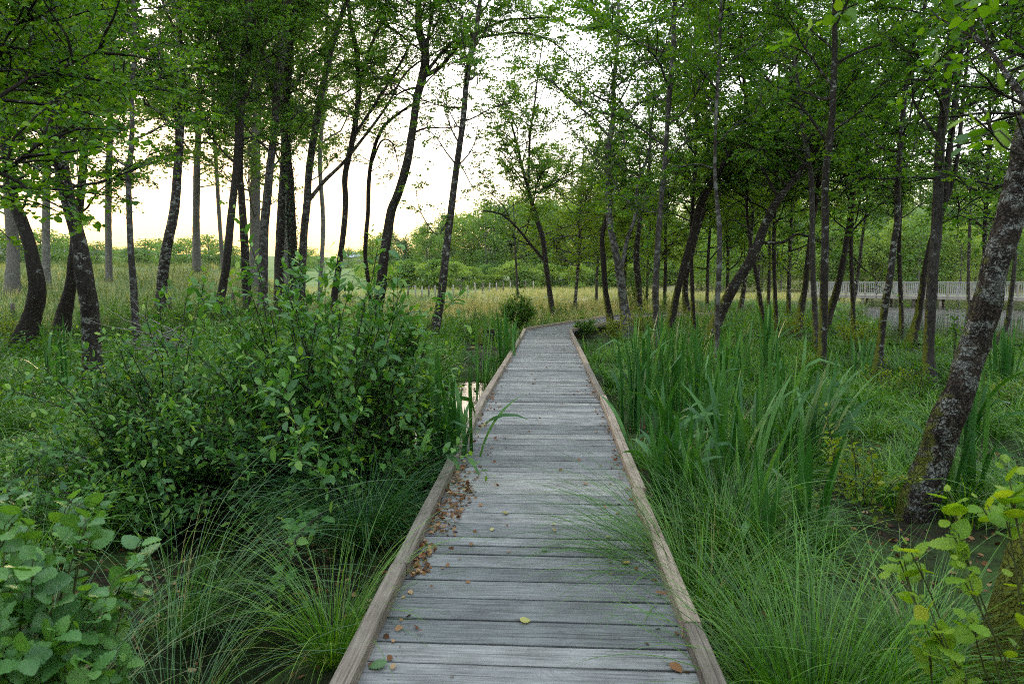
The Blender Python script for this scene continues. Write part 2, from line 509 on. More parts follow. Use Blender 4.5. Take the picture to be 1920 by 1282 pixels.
def wood_mat(name, dark, light, tint, axis=0, saw=True):
    m, nt, N, Lk, B = new_mat(name)
    sc = [75, 75, 75]; sc[axis] = 4.0
    oi = N.new("ShaderNodeObjectInfo")
    tc = N.new("ShaderNodeTexCoord")
    off = N.new("ShaderNodeVectorMath"); off.operation = 'ADD'
    rv = N.new("ShaderNodeVectorMath"); rv.operation = 'SCALE'; rv.inputs[0].default_value = (37, 91, 53)
    Lk.new(oi.outputs['Random'], rv.inputs['Scale'])
    Lk.new(tc.outputs['Object'], off.inputs[0]); Lk.new(rv.outputs[0], off.inputs[1])
    mp = N.new("ShaderNodeMapping"); mp.inputs['Scale'].default_value = sc; Lk.new(off.outputs[0], mp.inputs['Vector'])
    gr = noise_tex(N, Lk, mp.outputs[0], 1.0, 7, .68, .25)
    bl = noise_tex(N, Lk, off.outputs[0], 2.6, 4, .6)
    mixv = math_n(N, Lk, 'ADD', math_n(N, Lk, 'MULTIPLY', gr.outputs[0], .62).outputs[0], math_n(N, Lk, 'MULTIPLY', bl.outputs[0], .38).outputs[0])
    rp = ramp(N, [(.36, dark), (.5, [(a+b)/2 for a, b in zip(dark, light)]), (.62, light)]); Lk.new(mixv.outputs[0], rp.inputs[0])
    # plank to plank difference
    pr = ramp(N, [(0, (.56, .60, .62)), (.5, (.88, .90, .92)), (1, (1.18, 1.16, 1.12))]); Lk.new(oi.outputs['Random'], pr.inputs[0])
    c = mixrgb(N, Lk, 1.0, rp.outputs[0], pr.outputs[0], 'MULTIPLY')
    # knots and dark checks
    ms = [3.0, 3.0, 3.0]; ms[axis] = 1.6
    mk = N.new("ShaderNodeMapping"); mk.inputs['Scale'].default_value = ms; Lk.new(off.outputs[0], mk.inputs['Vector'])
    vo = N.new("ShaderNodeTexVoronoi"); vo.inputs['Scale'].default_value = 1.6; Lk.new(mk.outputs[0], vo.inputs['Vector'])
    kn = ramp(N, [(.035, g1(1)), (.10, g1(0))]); Lk.new(vo.outputs['Distance'], kn.inputs[0])
    st = noise_tex(N, Lk, mk.outputs[0], 2.2, 5, .7, 1.0)
    sr = ramp(N, [(.60, g1(0)), (.78, g1(1))]); Lk.new(st.outputs[0], sr.inputs[0])
    ks = math_n(N, Lk, 'MAXIMUM', math_n(N, Lk, 'MULTIPLY', kn.outputs[0], .75).outputs[0], math_n(N, Lk, 'MULTIPLY', sr.outputs[0], .5).outputs[0])
    c = mixrgb(N, Lk, ks.outputs[0], c.outputs['Result'], [x*.42 for x in dark])
    mc = [70, 70, 70]; mc[axis] = .55
    mq = N.new("ShaderNodeMapping"); mq.inputs['Scale'].default_value = mc; Lk.new(off.outputs[0], mq.inputs['Vector'])
    ck = noise_tex(N, Lk, mq.outputs[0], 1.0, 2, .5)
    cq = ramp(N, [(.655, g1(0)), (.70, g1(1))]); Lk.new(ck.outputs[0], cq.inputs[0])
    c = mixrgb(N, Lk, math_n(N, Lk, 'MULTIPLY', cq.outputs[0], .6).outputs[0], c.outputs['Result'], [x*.3 for x in dark])
    h = math_n(N, Lk, 'SUBTRACT', gr.outputs[0], math_n(N, Lk, 'MULTIPLY', cq.outputs[0], .5).outputs[0])
    if saw:
        mw = [1.5, 1.5, 1.5]; mw[axis] = 26
        mz = N.new("ShaderNodeMapping"); mz.inputs['Scale'].default_value = mw; Lk.new(off.outputs[0], mz.inputs['Vector'])
        sw = noise_tex(N, Lk, mz.outputs[0], 1.0, 3, .6, .1)
        sr2 = ramp(N, [(.62, g1(0)), (.72, g1(1))]); Lk.new(sw.outputs[0], sr2.inputs[0])
        c = mixrgb(N, Lk, math_n(N, Lk, 'MULTIPLY', sr2.outputs[0], .16).outputs[0], c.outputs['Result'], [x*.5 for x in dark])
        h = math_n(N, Lk, 'SUBTRACT', h.outputs[0], math_n(N, Lk, 'MULTIPLY', sr2.outputs[0], .2).outputs[0])
    if saw:
        sx = N.new("ShaderNodeSeparateXYZ"); Lk.new(tc.outputs['Object'], sx.inputs[0])
        dx = math_n(N, Lk, 'SUBTRACT', math_n(N, Lk, 'ABSOLUTE', sx.outputs[0]).outputs[0], .56)
        dy = math_n(N, Lk, 'SUBTRACT', math_n(N, Lk, 'ABSOLUTE', sx.outputs[1]).outputs[0], .036)
        d2 = math_n(N, Lk, 'ADD', math_n(N, Lk, 'MULTIPLY', dx.outputs[0], dx.outputs[0]).outputs[0], math_n(N, Lk, 'MULTIPLY', dy.outputs[0], dy.outputs[0]).outputs[0])
        scw = math_n(N, Lk, 'LESS_THAN', d2.outputs[0], .0000230)
        c = mixrgb(N, Lk, math_n(N, Lk, 'MULTIPLY', scw.outputs[0], .8).outputs[0], c.outputs['Result'], (.05, .045, .04))
    c = mixrgb(N, Lk, 1.0, c.outputs['Result'], tint, 'MULTIPLY')
    Lk.new(c.outputs['Result'], B.inputs['Base Color'])
    rr = N.new("ShaderNodeMapRange"); rr.inputs['To Min'].default_value = .55; rr.inputs['To Max'].default_value = .85
    Lk.new(gr.outputs[0], rr.inputs['Value']); Lk.new(rr.outputs[0], B.inputs['Roughness'])
    B.inputs['Specular IOR Level'].default_value = .35
    bp = N.new("ShaderNodeBump"); bp.inputs['Strength'].default_value = .55; bp.inputs['Distance'].default_value = .006
    Lk.new(h.outputs[0], bp.inputs['Height']); Lk.new(bp.outputs[0], B.inputs['Normal'])
    return m

def water_mat(name, col, ripple=.04, scale=3.0):
    m, nt, N, Lk, B = new_mat(name)
    B.inputs['Base Color'].default_value = (*col, 1)
    B.inputs['Roughness'].default_value = .04
    B.inputs['IOR'].default_value = 1.33
    B.inputs['Specular IOR Level'].default_value = .6
    mp = mapping(N, Lk, (1, .6, 1))
    n1 = noise_tex(N, Lk, mp.outputs[0], scale, 3, .5)
    bp = N.new("ShaderNodeBump"); bp.inputs['Strength'].default_value = ripple; bp.inputs['Distance'].default_value = .1
    Lk.new(n1.outputs[0], bp.inputs['Height']); Lk.new(bp.outputs[0], B.inputs['Normal'])
    return m

M = {}
M['alder'] = foliage_mat('alder_leaf', [(0, (.030, .105, .008)), (.38, (.066, .185, .016)), (.76, (.135, .29, .024)), (1, (.22, .36, .035))], 0.5, tcol=(1.5, 1.35, .3), rough=0.42, spec=0.35)
M['alder_dark'] = foliage_mat('alder_leaf_deep_green', [(0, (.028, .095, .010)), (.5, (.068, .19, .014)), (1, (.10, .20, .025))], 0.45, tcol=(1.5, 1.35, .3), rough=0.42, spec=0.25)
M['alder_warm'] = foliage_mat('alder_leaf_yellow_green', [(0, (.075, .165, .010)), (.6, (.135, .25, .016)), (1, (.23, .32, .03))], 0.55, tcol=(1.5, 1.35, .3), rough=0.42, spec=0.25)
M['brown_leaf'] = foliage_mat('alder_leaf_browned', [(0, (.045, .06, .018)), (.5, (.06, .07, .02)), (1, (.10, .10, .03))], .4)
M['near_leaf'] = foliage_mat('near_alder_leaf', [(0, (.060, .18, .050)), (.55, (.135, .33, .080)), (.94, (.23, .43, .07)), (1, (.26, .19, .06))], 0.38, tcol=(1.4, 1.3, .3), rough=0.36, spec=0.55, veins=True)
M['sapling_leaf'] = foliage_mat('sapling_leaf', [(0, (.17, .36, .03)), (.5, (.27, .46, .035)), (.85, (.40, .53, .045)), (1, (.52, .46, .05))], .5, tcol=(1.3, 1.2, .3), veins=True, rough=.4)
M['willow'] = foliage_mat('willow_leaf', [(0, (.050, .165, .045)), (.35, (.090, .245, .058)), (.68, (.155, .345, .065)), (.96, (.235, .42, .06)), (1, (.30, .45, .06))], .42, tcol=(1.3, 1.25, .4), rough=.45, spec=.55)
M['shrub'] = foliage_mat('shrub_leaf', [(0, (.045, .13, .014)), (.6, (.10, .24, .020)), (1, (.22, .35, .035))], 0.48, tcol=(1.5, 1.35, .3), rough=0.42, spec=0.45)
M['yellow_shrub'] = foliage_mat('yellow_green_shrub_leaf', [(0, (.14, .23, .018)), (.6, (.27, .36, .025)), (1, (.44, .38, .04))], .45)
M['far_leaf'] = foliage_mat('far_leaf', [(0, (.075, .165, .038)), (.6, (.14, .26, .055)), (1, (.22, .34, .07))], 0.45, tcol=(1.5, 1.35, .3), rough=0.42, spec=0.25)
M['far_dark'] = foliage_mat('far_dark_leaf', [(0, (.034, .092, .032)), (.6, (.065, .145, .045)), (1, (.12, .22, .055))], 0.38, tcol=(1.5, 1.35, .3), rough=0.42, spec=0.25)
M['far_pale'] = foliage_mat('far_pale_leaf', [(0, (.13, .235, .052)), (.6, (.22, .335, .07)), (1, (.31, .41, .09))], 0.48, tcol=(1.5, 1.35, .3), rough=0.42, spec=0.25)
M['ivy'] = foliage_mat('ivy_leaf', [(0, (.012, .032, .012)), (1, (.03, .07, .02))], .15)
M['sedge'] = foliage_mat('sedge_blade', [(0, (.012, .060, .005)), (.35, (.045, .155, .010)), (.70, (.135, .33, .020)), (.93, (.27, .46, .045)), (.96, (.28, .27, .11)), (1, (.46, .38, .18))], .30, tcol=(1.4, 1.35, .3), rough=.34, spec=.55)
M['sedge_blue'] = foliage_mat('blue_sedge_blade', [(0, (.022, .090, .030)), (.5, (.060, .180, .058)), (.9, (.16, .31, .09)), (.96, (.30, .28, .11)), (1, (.36, .30, .13))], 0.34, tcol=(1.2, 1.25, .4), rough=0.36, spec=0.6)
M['iris'] = foliage_mat('iris_blade', [(0, (.028, .115, .022)), (.5, (.052, .170, .036)), (.92, (.12, .28, .075)), (.965, (.30, .28, .10)), (1, (.50, .24, .03))], 0.32, tcol=(1.35, 1.3, .3), rough=0.34, spec=0.35, stripes=True)
M['meadow'] = foliage_mat('meadow_blade', [(0, (.17, .24, .05)), (.4, (.33, .34, .10)), (.75, (.50, .44, .18)), (1, (.62, .52, .26))], .42, tcol=(1.1, 1.05, .7))
M['meadow_green'] = foliage_mat('meadow_green_blade', [(0, (.06, .115, .03)), (.6, (.11, .17, .045)), (1, (.25, .25, .09))], .35)
M['bark'] = bark_mat('alder_bark', (.012, .010, .008), (.048, .040, .033), amount=.0, moss=.32)
M['bark_lichen'] = bark_mat('lichened_bark', (.018, .015, .013), (.070, .062, .054), lichen=(.21, .22, .20), amount=.45, moss=.2)
M['bark_dark'] = bark_mat('dark_bark', (.010, .008, .006), (.036, .029, .023), amount=-.3, moss=.42)
M['bark_plate'] = bark_mat('plated_bark', (.020, .014, .010), (.085, .064, .048), lichen=(.32, .33, .30), amount=.85, moss=.12, plates=True, vscale=1.0)
M['bark_moss'] = bark_mat('mossy_bark', (.025, .020, .014), (.085, .070, .050), amount=.2, moss=.95, plates=True)
M['bark_pale'] = bark_mat('beech_bark', (.07, .066, .058), (.135, .128, .115), lichen=(.22, .23, .2), amount=.1, moss=.1)
M['twig'] = plain_mat('twig_bark', (.025, .02, .016), (.08, .068, .055), 30)
M['stem_green'] = plain_mat('green_stem', (.06, .08, .025), (.12, .13, .045), 30)
M['dead_wood'] = plain_mat('dead_twig', (.16, .14, .12), (.34, .31, .28), 20)
M['deck'] = wood_mat('weathered_plank', (.115, .112, .106), (.39, .381, .36), (1, 1, 1), axis=0)
M['beam'] = wood_mat('edge_beam_wood', (.175, .132, .098), (.42, .335, .26), (1, 1, 1), axis=1, saw=True)
M['post_wood'] = plain_mat('old_post_wood', (.05, .042, .034), (.15, .13, .11), 8, stretch=(1, 1, .2))
M['pale_wood'] = plain_mat('pale_post_wood', (.20, .175, .15), (.34, .31, .27), 6, stretch=(1, 1, .2))
M['bridge_wood'] = plain_mat('bridge_wood', (.24, .22, .20), (.34, .31, .28), 5, stretch=(1, 1, .3))
M['bridge_rail'] = plain_mat('bridge_railing_paint', (.28, .28, .275), (.38, .38, .375), 5)
M['dry_leaf'] = foliage_mat('dry_leaf', [(0, (.10, .045, .02)), (.5, (.22, .10, .04)), (.85, (.34, .18, .08)), (1, (.44, .30, .15))], .12, tcol=(1.1, .9, .6), rough=.7, spec=.2)
M['yellow_leaf'] = foliage_mat('yellow_fallen_leaf', [(0, (.50, .46, .14)), (1, (.58, .54, .22))], .2, veins=True, rough=.6)
M['ochre_leaf'] = foliage_mat('ochre_fallen_leaf', [(0, (.34, .24, .03)), (1, (.44, .32, .06))], .15, veins=True, rough=.6)
M['green_leaf'] = foliage_mat('green_fallen_leaf', [(0, (.08, .17, .06)), (1, (.11, .21, .08))], .2, veins=True, rough=.5)
M['flower'] = foliage_mat('yellow_petal', [(0, (.70, .45, .01)), (1, (.80, .55, .03))], .3, rough=.5)
M['water'] = water_mat('pool_water', (.012, .014, .008), .05, 5)
M['lake'] = water_mat('lake_water', (.02, .024, .022), .10, 2.2)

M['lake'].node_tree.nodes['Principled BSDF'].inputs['Roughness'].default_value = .02

# ------------------------------------------------------------------ ground, water, far hills
def ground_mat():
    m, nt, N, Lk, B = new_mat('wet_ground')
    at = N.new("ShaderNodeAttribute"); at.attribute_name = 'zone'
    sp = N.new("ShaderNodeSeparateXYZ"); Lk.new(at.outputs['Vector'], sp.inputs[0])
    tc = N.new("ShaderNodeTexCoord")
    n1 = noise_tex(N, Lk, tc.outputs['Object'], 7, 6, .7)
    mud = ramp(N, [(.3, (.007, .006, .004)), (.52, (.018, .015, .008)), (.7, (.055, .034, .018))]); Lk.new(n1.outputs[0], mud.inputs[0])
    n2 = noise_tex(N, Lk, tc.outputs['Object'], 1.1, 5, .65)
    moss = ramp(N, [(.35, (.022, .045, .012)), (.65, (.05, .085, .02))]); Lk.new(n2.outputs[0], moss.inputs[0])
    mm = ramp(N, [(.42, g1(0)), (.58, g1(1))]); Lk.new(n2.outputs[0], mm.inputs[0])
    c = mixrgb(N, Lk, mm.outputs[0], mud.outputs[0], moss.outputs[0])
    n3 = noise_tex(N, Lk, tc.outputs['Object'], .22, 6, .6)
    mea = ramp(N, [(.32, (.10, .13, .04)), (.5, (.22, .21, .085)), (.68, (.36, .30, .15))]); Lk.new(n3.outputs[0], mea.inputs[0])
    c = mixrgb(N, Lk, sp.outputs[0], c.outputs['Result'], mea.outputs[0])
    n4 = noise_tex(N, Lk, tc.outputs['Object'], .12, 6, .6)
    fld = ramp(N, [(.35, (.085, .145, .035)), (.65, (.15, .215, .06))]); Lk.new(n4.outputs[0], fld.inputs[0])
    c = mixrgb(N, Lk, sp.outputs[1], c.outputs['Result'], fld.outputs[0])
    Lk.new(c.outputs['Result'], B.inputs['Base Color'])
    B.inputs['Roughness'].default_value = .9
    B.inputs['Specular IOR Level'].default_value = .15
    bp = N.new("ShaderNodeBump"); bp.inputs['Strength'].default_value = .7; bp.inputs['Distance'].default_value = .04
    Lk.new(n1.outputs[0], bp.inputs['Height']); Lk.new(bp.outputs[0], B.inputs['Normal'])
    return m

def axis(parts):
    return np.unique(np.round(np.concatenate([np.arange(a, b, s) for a, b, s in parts]), 4))
gx = axis([(-700, -60, 20), (-60, -14, 1.2), (-14, 14, .22), (14, 60, 1.2), (60, 720, 20)])
gy = axis([(-40, -4, 3), (-4, 20, .22), (20, 60, .8), (60, 160, 2.5), (160, 1300, 25)])
X, Y = np.meshgrid(gx, gy)
Z = gz(X, Y)
g = Geo()
nx, ny = len(gx), len(gy)
i = np.arange(ny-1)[:, None]*nx; j = np.arange(nx-1)[None]
g.add(np.stack([X, Y, Z], -1), np.stack([i+j, i+j+1, i+nx+j+1, i+nx+j], -1).reshape(-1, 4))
ground = obj('ground', g, ground_mat()); tag(ground, kind='structure')
zone = np.zeros((ny*nx, 3), np.float32)
xx, yy = X.ravel(), Y.ravel()
edge = 27 - .5*np.clip(-xx-2, 0, 14) + 1.5*lumps(xx*.4, yy*.4) + 30*sst(6, 12, xx)
zone[:, 0] = sst(0, 7, yy-edge)
zone[:, 1] = sst(112, 122, yy)
zone[:, 1] = np.maximum(zone[:, 1], .85*sst(-7, -12, xx)*sst(20, 26, yy))

a = ground.data.attributes.new('zone', 'FLOAT_VECTOR', 'POINT'); a.data.foreach_set('vector', zone.ravel())

def sheet(name, x0, x1, y0, y1, z, mat, n=8):
    g = Geo()
    X, Y = np.meshgrid(np.linspace(x0, x1, n), np.linspace(y0, y1, n))
    i = np.arange(n-1)[:, None]*n; j = np.arange(n-1)[None]
    g.add(np.stack([X, Y, np.full_like(X, z)], -1), np.stack([i+j, i+j+1, i+n+j+1, i+n+j], -1).reshape(-1, 4))
    return tag(obj(name, g, mat), kind='structure')
sheet('pool_water', -3.6, 9, 1.5, 19, -.465, M['water'])
sheet('lake_water', 10.5, 140, 22.5, 90, -.5, M['lake'])

# far wooded hills on the skyline
def hills():
    g = Geo()
    n = 160
    ang = np.linspace(R(-62), R(62), n)
    rows = []
    for k, rr in enumerate((430, 520, 640, 800)):
        h = (0, 13, 19, 8)[k] + (0, 3, 4, 2)[k]*(np.sin(ang*9+k)+np.sin(ang*23+2*k)*.5) + (0, 1.5, 2, 0)[k]*np.sin(ang*90+k)
        rows.append(np.stack([rr*np.sin(ang), rr*np.cos(ang), h + 4], -1))
    v = np.array(rows)
    i = np.arange(3)[:, None]*n; j = np.arange(n-1)[None]
    g.add(v, np.stack([i+j, i+j+1, i+n+j+1, i+n+j], -1).reshape(-1, 4))
    return tag(obj('hills', g, plain_mat('far_hillside', (.030, .055, .030), (.055, .085, .04), .05)), kind='structure')
hills()

# ------------------------------------------------------------------ boardwalk
def zd(y):
    return np.interp(y, [-3, 2.69, 8.1, 21.9, 40], [-.11, 0, .10, -.07, -.10])

DECK_W = 1.49
bw = thing('boardwalk', 'grey weathered plank boardwalk with raised edge beams crossing the swamp', 'boardwalk', (0, 0, 0))
rs = np.random.RandomState(5)
secs = [((0.0, -1.2), 0.0, 22.2), ]
def plank(c, ang, w, L, name='plank', z=None, tilt=0.0):
    """a weathered board: slightly cupped, rounded arrises, uneven ends"""
    g = Geo()
    n = 13
    xs = np.linspace(-L/2, L/2, n)
    prof = [(-w/2, -.05), (-w/2, -.002), (-w/2+.003, 0), (-w/4, -.0007), (0, -.0012), (w/4, -.0007), (w/2-.003, 0), (w/2, -.002), (w/2, -.05)]
    ed = np.cumsum(rs.normal(0, .0008, n)); ed2 = np.cumsum(rs.normal(0, .0008, n)); up = np.cumsum(rs.normal(0, .0006, n))
    V = []
    for i, x in enumerate(xs):
        for (py_, pz) in prof:
            V.append((x, py_ + (ed[i] if py_ < 0 else ed2[i]), pz + up[i] + tilt*py_))
    V = np.array(V); m = len(prof)
    i = np.arange(n-1)[:, None]*m; j = np.arange(m)[None]; j2 = (j+1) % m
    f = np.stack([i+j, i+m+j, i+m+j2, i+j2], -1).reshape(-1, 4)
    g.add(V, f)
    for e, o in ((0, range(m)), (n-1, range(m-1, -1, -1))):
        g.f.setdefault(m, []).append(np.array([[e*m+q for q in o]])); g.r.setdefault(m, []).append(np.array([.5], np.float32))
    o = bpy.data.objects.new(name, mesh_of(name, g, M['deck'], smooth=False))
    COL.objects.link(o); o.parent = bw
    o.location = (c[0], c[1], zd(c[1]) if z is None else z)
    slope = (zd(c[1]+.05)-zd(c[1]-.05))/.1
    o.rotation_euler = (slope*math.cos(ang), 0, ang)
    return o, g

y = 1.35
planks = []
while y < 21.55:
    w = float(np.clip(rs.normal(.150, .027), .105, .215))
    gap = float(np.clip(rs.normal(.011, .006), .003, .024))
    planks.append((rs.normal(0, .004), y + w/2, rs.normal(0, .0035), w, DECK_W + rs.normal(0, .012) - .02))
    y += w + gap
CORN = np.array((0.0, 21.55))
segs2 = [(CORN, R(-22), 8.4)]
e2 = CORN + 8.4*np.array((math.sin(R(22)), math.cos(R(22))))
segs2.append((e2, R(-46), 6.5))
for k, (c0, an, Ls) in enumerate(segs2):
    d = np.array((-math.sin(an), math.cos(an)))
    s = .12 if k == 0 else .2
    while s < Ls:
        w = float(np.clip(rs.normal(.150, .018), .12, .2))
        c = c0 + d*(s + w/2)
        planks.append((c[0], c[1], an + rs.normal(0, .003), w, DECK_W-.02))
        s += w + .006
rest = Geo()
for k, (x, yy_, an, w, L) in enumerate(planks):
    o, g = plank((x, yy_), an, w, L, tilt=rs.normal(0, .008))
    if k >= 99:
        v = np.concatenate(g.v) @ np.array(o.rotation_euler.to_matrix()).T + np.array(o.location)
        g.v = [v.astype(np.float32)]; rest.merge(g)
        bpy.data.objects.remove(o)
tag(obj('plank', rest, M['deck'], bw, smooth=False), kind='stuff')

def beam(p0, p1, w=.078, h=.072, name='edge_beam', mat='beam', z0=None, z1=None):
    """a squared timber with eased edges lying from p0 to p1 on the deck"""
    p0 = np.array((p0[0], p0[1], (zd(p0[1]) + .001) if z0 is None else z0)); p1 = np.array((p1[0], p1[1], (zd(p1[1]) + .001) if z1 is None else z1))
    L = np.linalg.norm(p1-p0); d = (p1-p0)/L
    g = Geo(); n = max(3, int(L/.25)); c = .007
    prof = [(-w/2, 0), (-w/2, h-c), (-w/2+c, h), (w/2-c, h), (w/2, h-c), (w/2, 0)]
    m = len(prof); V = []
    wob = np.cumsum(rs.normal(0, .0012, n))
    for i, t in enumerate(np.linspace(0, L, n)):
        for (a, b) in prof: V.append((a + wob[i], t, b + (.0015*math.sin(t*3) if b > 0 else 0)))
    i = np.arange(n-1)[:, None]*m; j = np.arange(m)[None]; j2 = (j+1) % m
    g.add(V, np.stack([i+j, i+j2, i+m+j2, i+m+j], -1).reshape(-1, 4)[:, ::-1])
    for e, o_ in ((0, range(m)), (n-1, range(m-1, -1, -1))):
        g.f.setdefault(m, []).append(np.array([[e*m+q for q in o_]])); g.r.setdefault(m, []).append(np.array([.5], np.float32))
    o = bpy.data.objects.new(name, mesh_of(name, g, M[mat], smooth=False))
    COL.objects.link(o); o.parent = bw; o.location = p0
    o.rotation_euler = (math.asin(d[2]), 0, math.atan2(-d[0], d[1]))
    return o
XE = DECK_W/2 - .039
for sx, cuts in ((-1, [1.2, 3.42, 5.75, 8.1, 11.2, 14.6, 17.9, 21.42]), (1, [1.2, 2.9, 4.72, 8.2, 11.6, 14.9, 18.2, 21.05])):
    for a, b in zip(cuts[:-1], cuts[1:]):
        beam((sx*XE + rs.normal(0, .004), a+.003), (sx*XE + rs.normal(0, .004), b-.003))
def offp(c0, an, s, off):
    return c0 + s*np.array((-math.sin(an), math.cos(an))) + off*np.array((math.cos(an), math.sin(an)))
for k, (c0, an, Ls) in enumerate(segs2):
    a0, a1 = (-.03, Ls+.1) if k == 0 else (-.12, Ls)
    for off, s0 in ((-XE, a0), (XE, a0 + .3 if k == 0 else .35)):
        cuts = np.linspace(s0, a1, 3)
        for a, b in zip(cuts[:-1], cuts[1:]):
            beam(offp(c0, an, a+.004, off), offp(c0, an, b-.004, off))
for sx in (-.5, 0.0, .5):
    for a in np.arange(1.2, 21, 4.05):
        beam((sx, a), (sx, min(a+4.04, 21.4)), .07, .14, 'joist', 'post_wood', zd(a)-.195, zd(min(a+4.04, 21.4))-.195)
for a in np.arange(2.0, 21.5, 2.3):
    for sx in (-.62, .62):
        g = Geo(); z1 = float(zd(a)) - .058
        tube(g, [(sx, a, -1.1), (sx, a, -.5), (sx, a, z1)], .055, 10, .03, seed=a)
        obj('support_post', g, M['post_wood'], bw)

# ------------------------------------------------------------------ alders
DENS = np.array([
 [.95, .95, .8, .85, .8, .8, .65, .85, .95, .95, .95, .9, .9, .85, .7, .55],
 [.95, .95, .95, .85, .7, .7, .36, .6, .7, .75, .95, .95, .9, .85, .6, .42],
 [.95, .95, .95, .8, .65, .6, .25, .25, .45, .40, .9, .95, .9, .85, .6, .38],
 [.95, .95, .95, .8, .6, .55, .22, .22, .38, .40, .9, .95, .9, .85, .65, .45],
 [.95, .95, .75, .6, .55, .55, .25, .22, .38, .45, .8, .95, .9, .8, .75, .55],
 [.95, .85, .22, .10, .32, .45, .3, .3, .5, .7, .75, .8, .8, .8, .7, .6],
 [.9, .6, .04, .03, .06, .15, .28, .28, .6, .8, .75, .75, .7, .65, .3, .5],
 [.65, .35, .04, 0, 0, .03, .06, .06, .3, .6, .6, .5, .35, .25, .1, .35],
 [.3, .12, 0, 0, 0, 0, 0, 0, .04, .2, .2, .15, .1, .1, .05, .2]])
DENS[0, 5:11] = .97; DENS[1, 5:10] = (.8, .5, .7, .8, .75); DENS[2:5, 6:10] += .08
DENS[:, 10:] *= np.array([.92, .86, .84, .84, .82, .8])
def dens(px, py):
    x = np.clip(px/120-.5, 0, 14.999); y = np.clip(py/64-.5, 0, 7.999)
    i, j = x.astype(int), y.astype(int); fx, fy = x-i, y-j
    d = DENS[j, i]*(1-fx)*(1-fy) + DENS[j, i+1]*fx*(1-fy) + DENS[j+1, i]*(1-fx)*fy + DENS[j+1, i+1]*fx*fy
    return np.where(py > 600, 0, d)

def grow(rs, p, d, L, n, wig, up=0.0, droop=0.0):
    pts = [np.array(p, float)]; d = np.array(d, float); st = L/n
    for i in range(n):
        d = d + rs.normal(0, wig, 3) + np.array((0, 0, up - droop*i/n))
        d = d/np.linalg.norm(d)
        pts.append(pts[-1] + d*st)
    return np.array(pts)

def spray(rs, g_leaf, g_wood, pts, K, leaf, spread, twl, mask=True, kind='quad', step=.09, start=.25, up=.75, clump=1.0):
    """side twigs with leaves along a branch polyline"""
    L = np.linalg.norm(np.diff(pts, axis=0), axis=1).sum()
    n = max(2, int(L*(1-start)/step))
    t = start + (1-start)*(np.arange(n)+rs.rand(n)*.8)/n
    s = t*(len(pts)-1); i = np.minimum(s.astype(int), len(pts)-2); fr = (s-i)[:, None]
    A = pts[i]*(1-fr) + pts[i+1]*fr
    D = norm(pts[i+1]-pts[i])
    side = norm(np.cross(D, np.array((0, 0, 1.0))) + 1e-3)*np.where(np.arange(n) % 2, 1, -1)[:, None]
    tl = twl*(1.15-.5*t)*rs.uniform(.6, 1.3, n)
    d = norm(D*.6 + side*spread + rs.normal(0, .3, (n, 3)) + np.array((0, 0, .05)))
    # end twig
    A = np.vstack([A, pts[-1]]); d = np.vstack([d, norm(pts[-1]-pts[-2])]); tl = np.append(tl, twl*.8)
    C = A + d*tl[:, None] - np.array((0, 0, 1.0))*(tl*.12)[:, None]
    if mask:
        px, py, dd = proj((A+C)/2)
        pr = dens(px, py)
        inside = (px > -60) & (px < 1980) & (py > -90) & (py < 620)
        pr = np.where(inside, pr, np.where((dd < .5) | (py < -1500), 0.0, np.where(py < -60, .8, .42)))
        over = (np.abs(A[:, 0]) < 1.6) & (A[:, 1] < 22) & (py < -60)          # the gap in the canopy above the path
        pr = np.where(over, pr*.12, pr)
        # holes in the canopy follow lumps in space
        lump = .5 + .5*np.sin(A[:, 0]*1.7+A[:, 2]*1.3)*np.sin(A[:, 1]*1.3+A[:, 2]*1.9+1)
        keep = rs.rand(len(A)) < pr*(.75+.5*lump)*clump
        A, C, d, tl = A[keep], C[keep], d[keep], tl[keep]
    if not len(A): return
    B = (A+C)/2 + np.array((0, 0, 1.0))*(tl*.05)[:, None]
    twigs3(g_wood, A, B, C, .0035, .0015)
    m = len(A)
    tt = (np.arange(K)[None]+rs.rand(m, K)*.9)/K*.9+.12
    P = A[:, None]*(1-tt[..., None]) + C[:, None]*tt[..., None]
    sd = norm(np.cross(d, np.array((0, 0, 1.0)))+1e-3)
    sg = np.where(np.arange(K) % 2, 1, -1)[None, :, None]
    ax = d[:, None]*.55 + sd[:, None]*sg*.8 + rs.normal(0, .35, (m, K, 3)) + np.array((0, 0, -.1))
    P = P + norm(ax)*.012
    P = P.reshape(-1, 3); ax = ax.reshape(-1, 3); n2 = len(P)
    nr = norm(rs.normal(0, .5, (n2, 3)) + np.array((0, 0, up)))
    Ls = leaf*rs.uniform(.42, 1.32, n2)
    # the tint follows the twig a little, so whole sprays differ
    r = np.clip(np.repeat(rs.rand(m)*.5, K) + rs.rand(n2)*.5, 0, .999)
    leaves(g_leaf, P, ax, nr, Ls, Ls*rs.uniform(.72, .95, n2), r, kind)

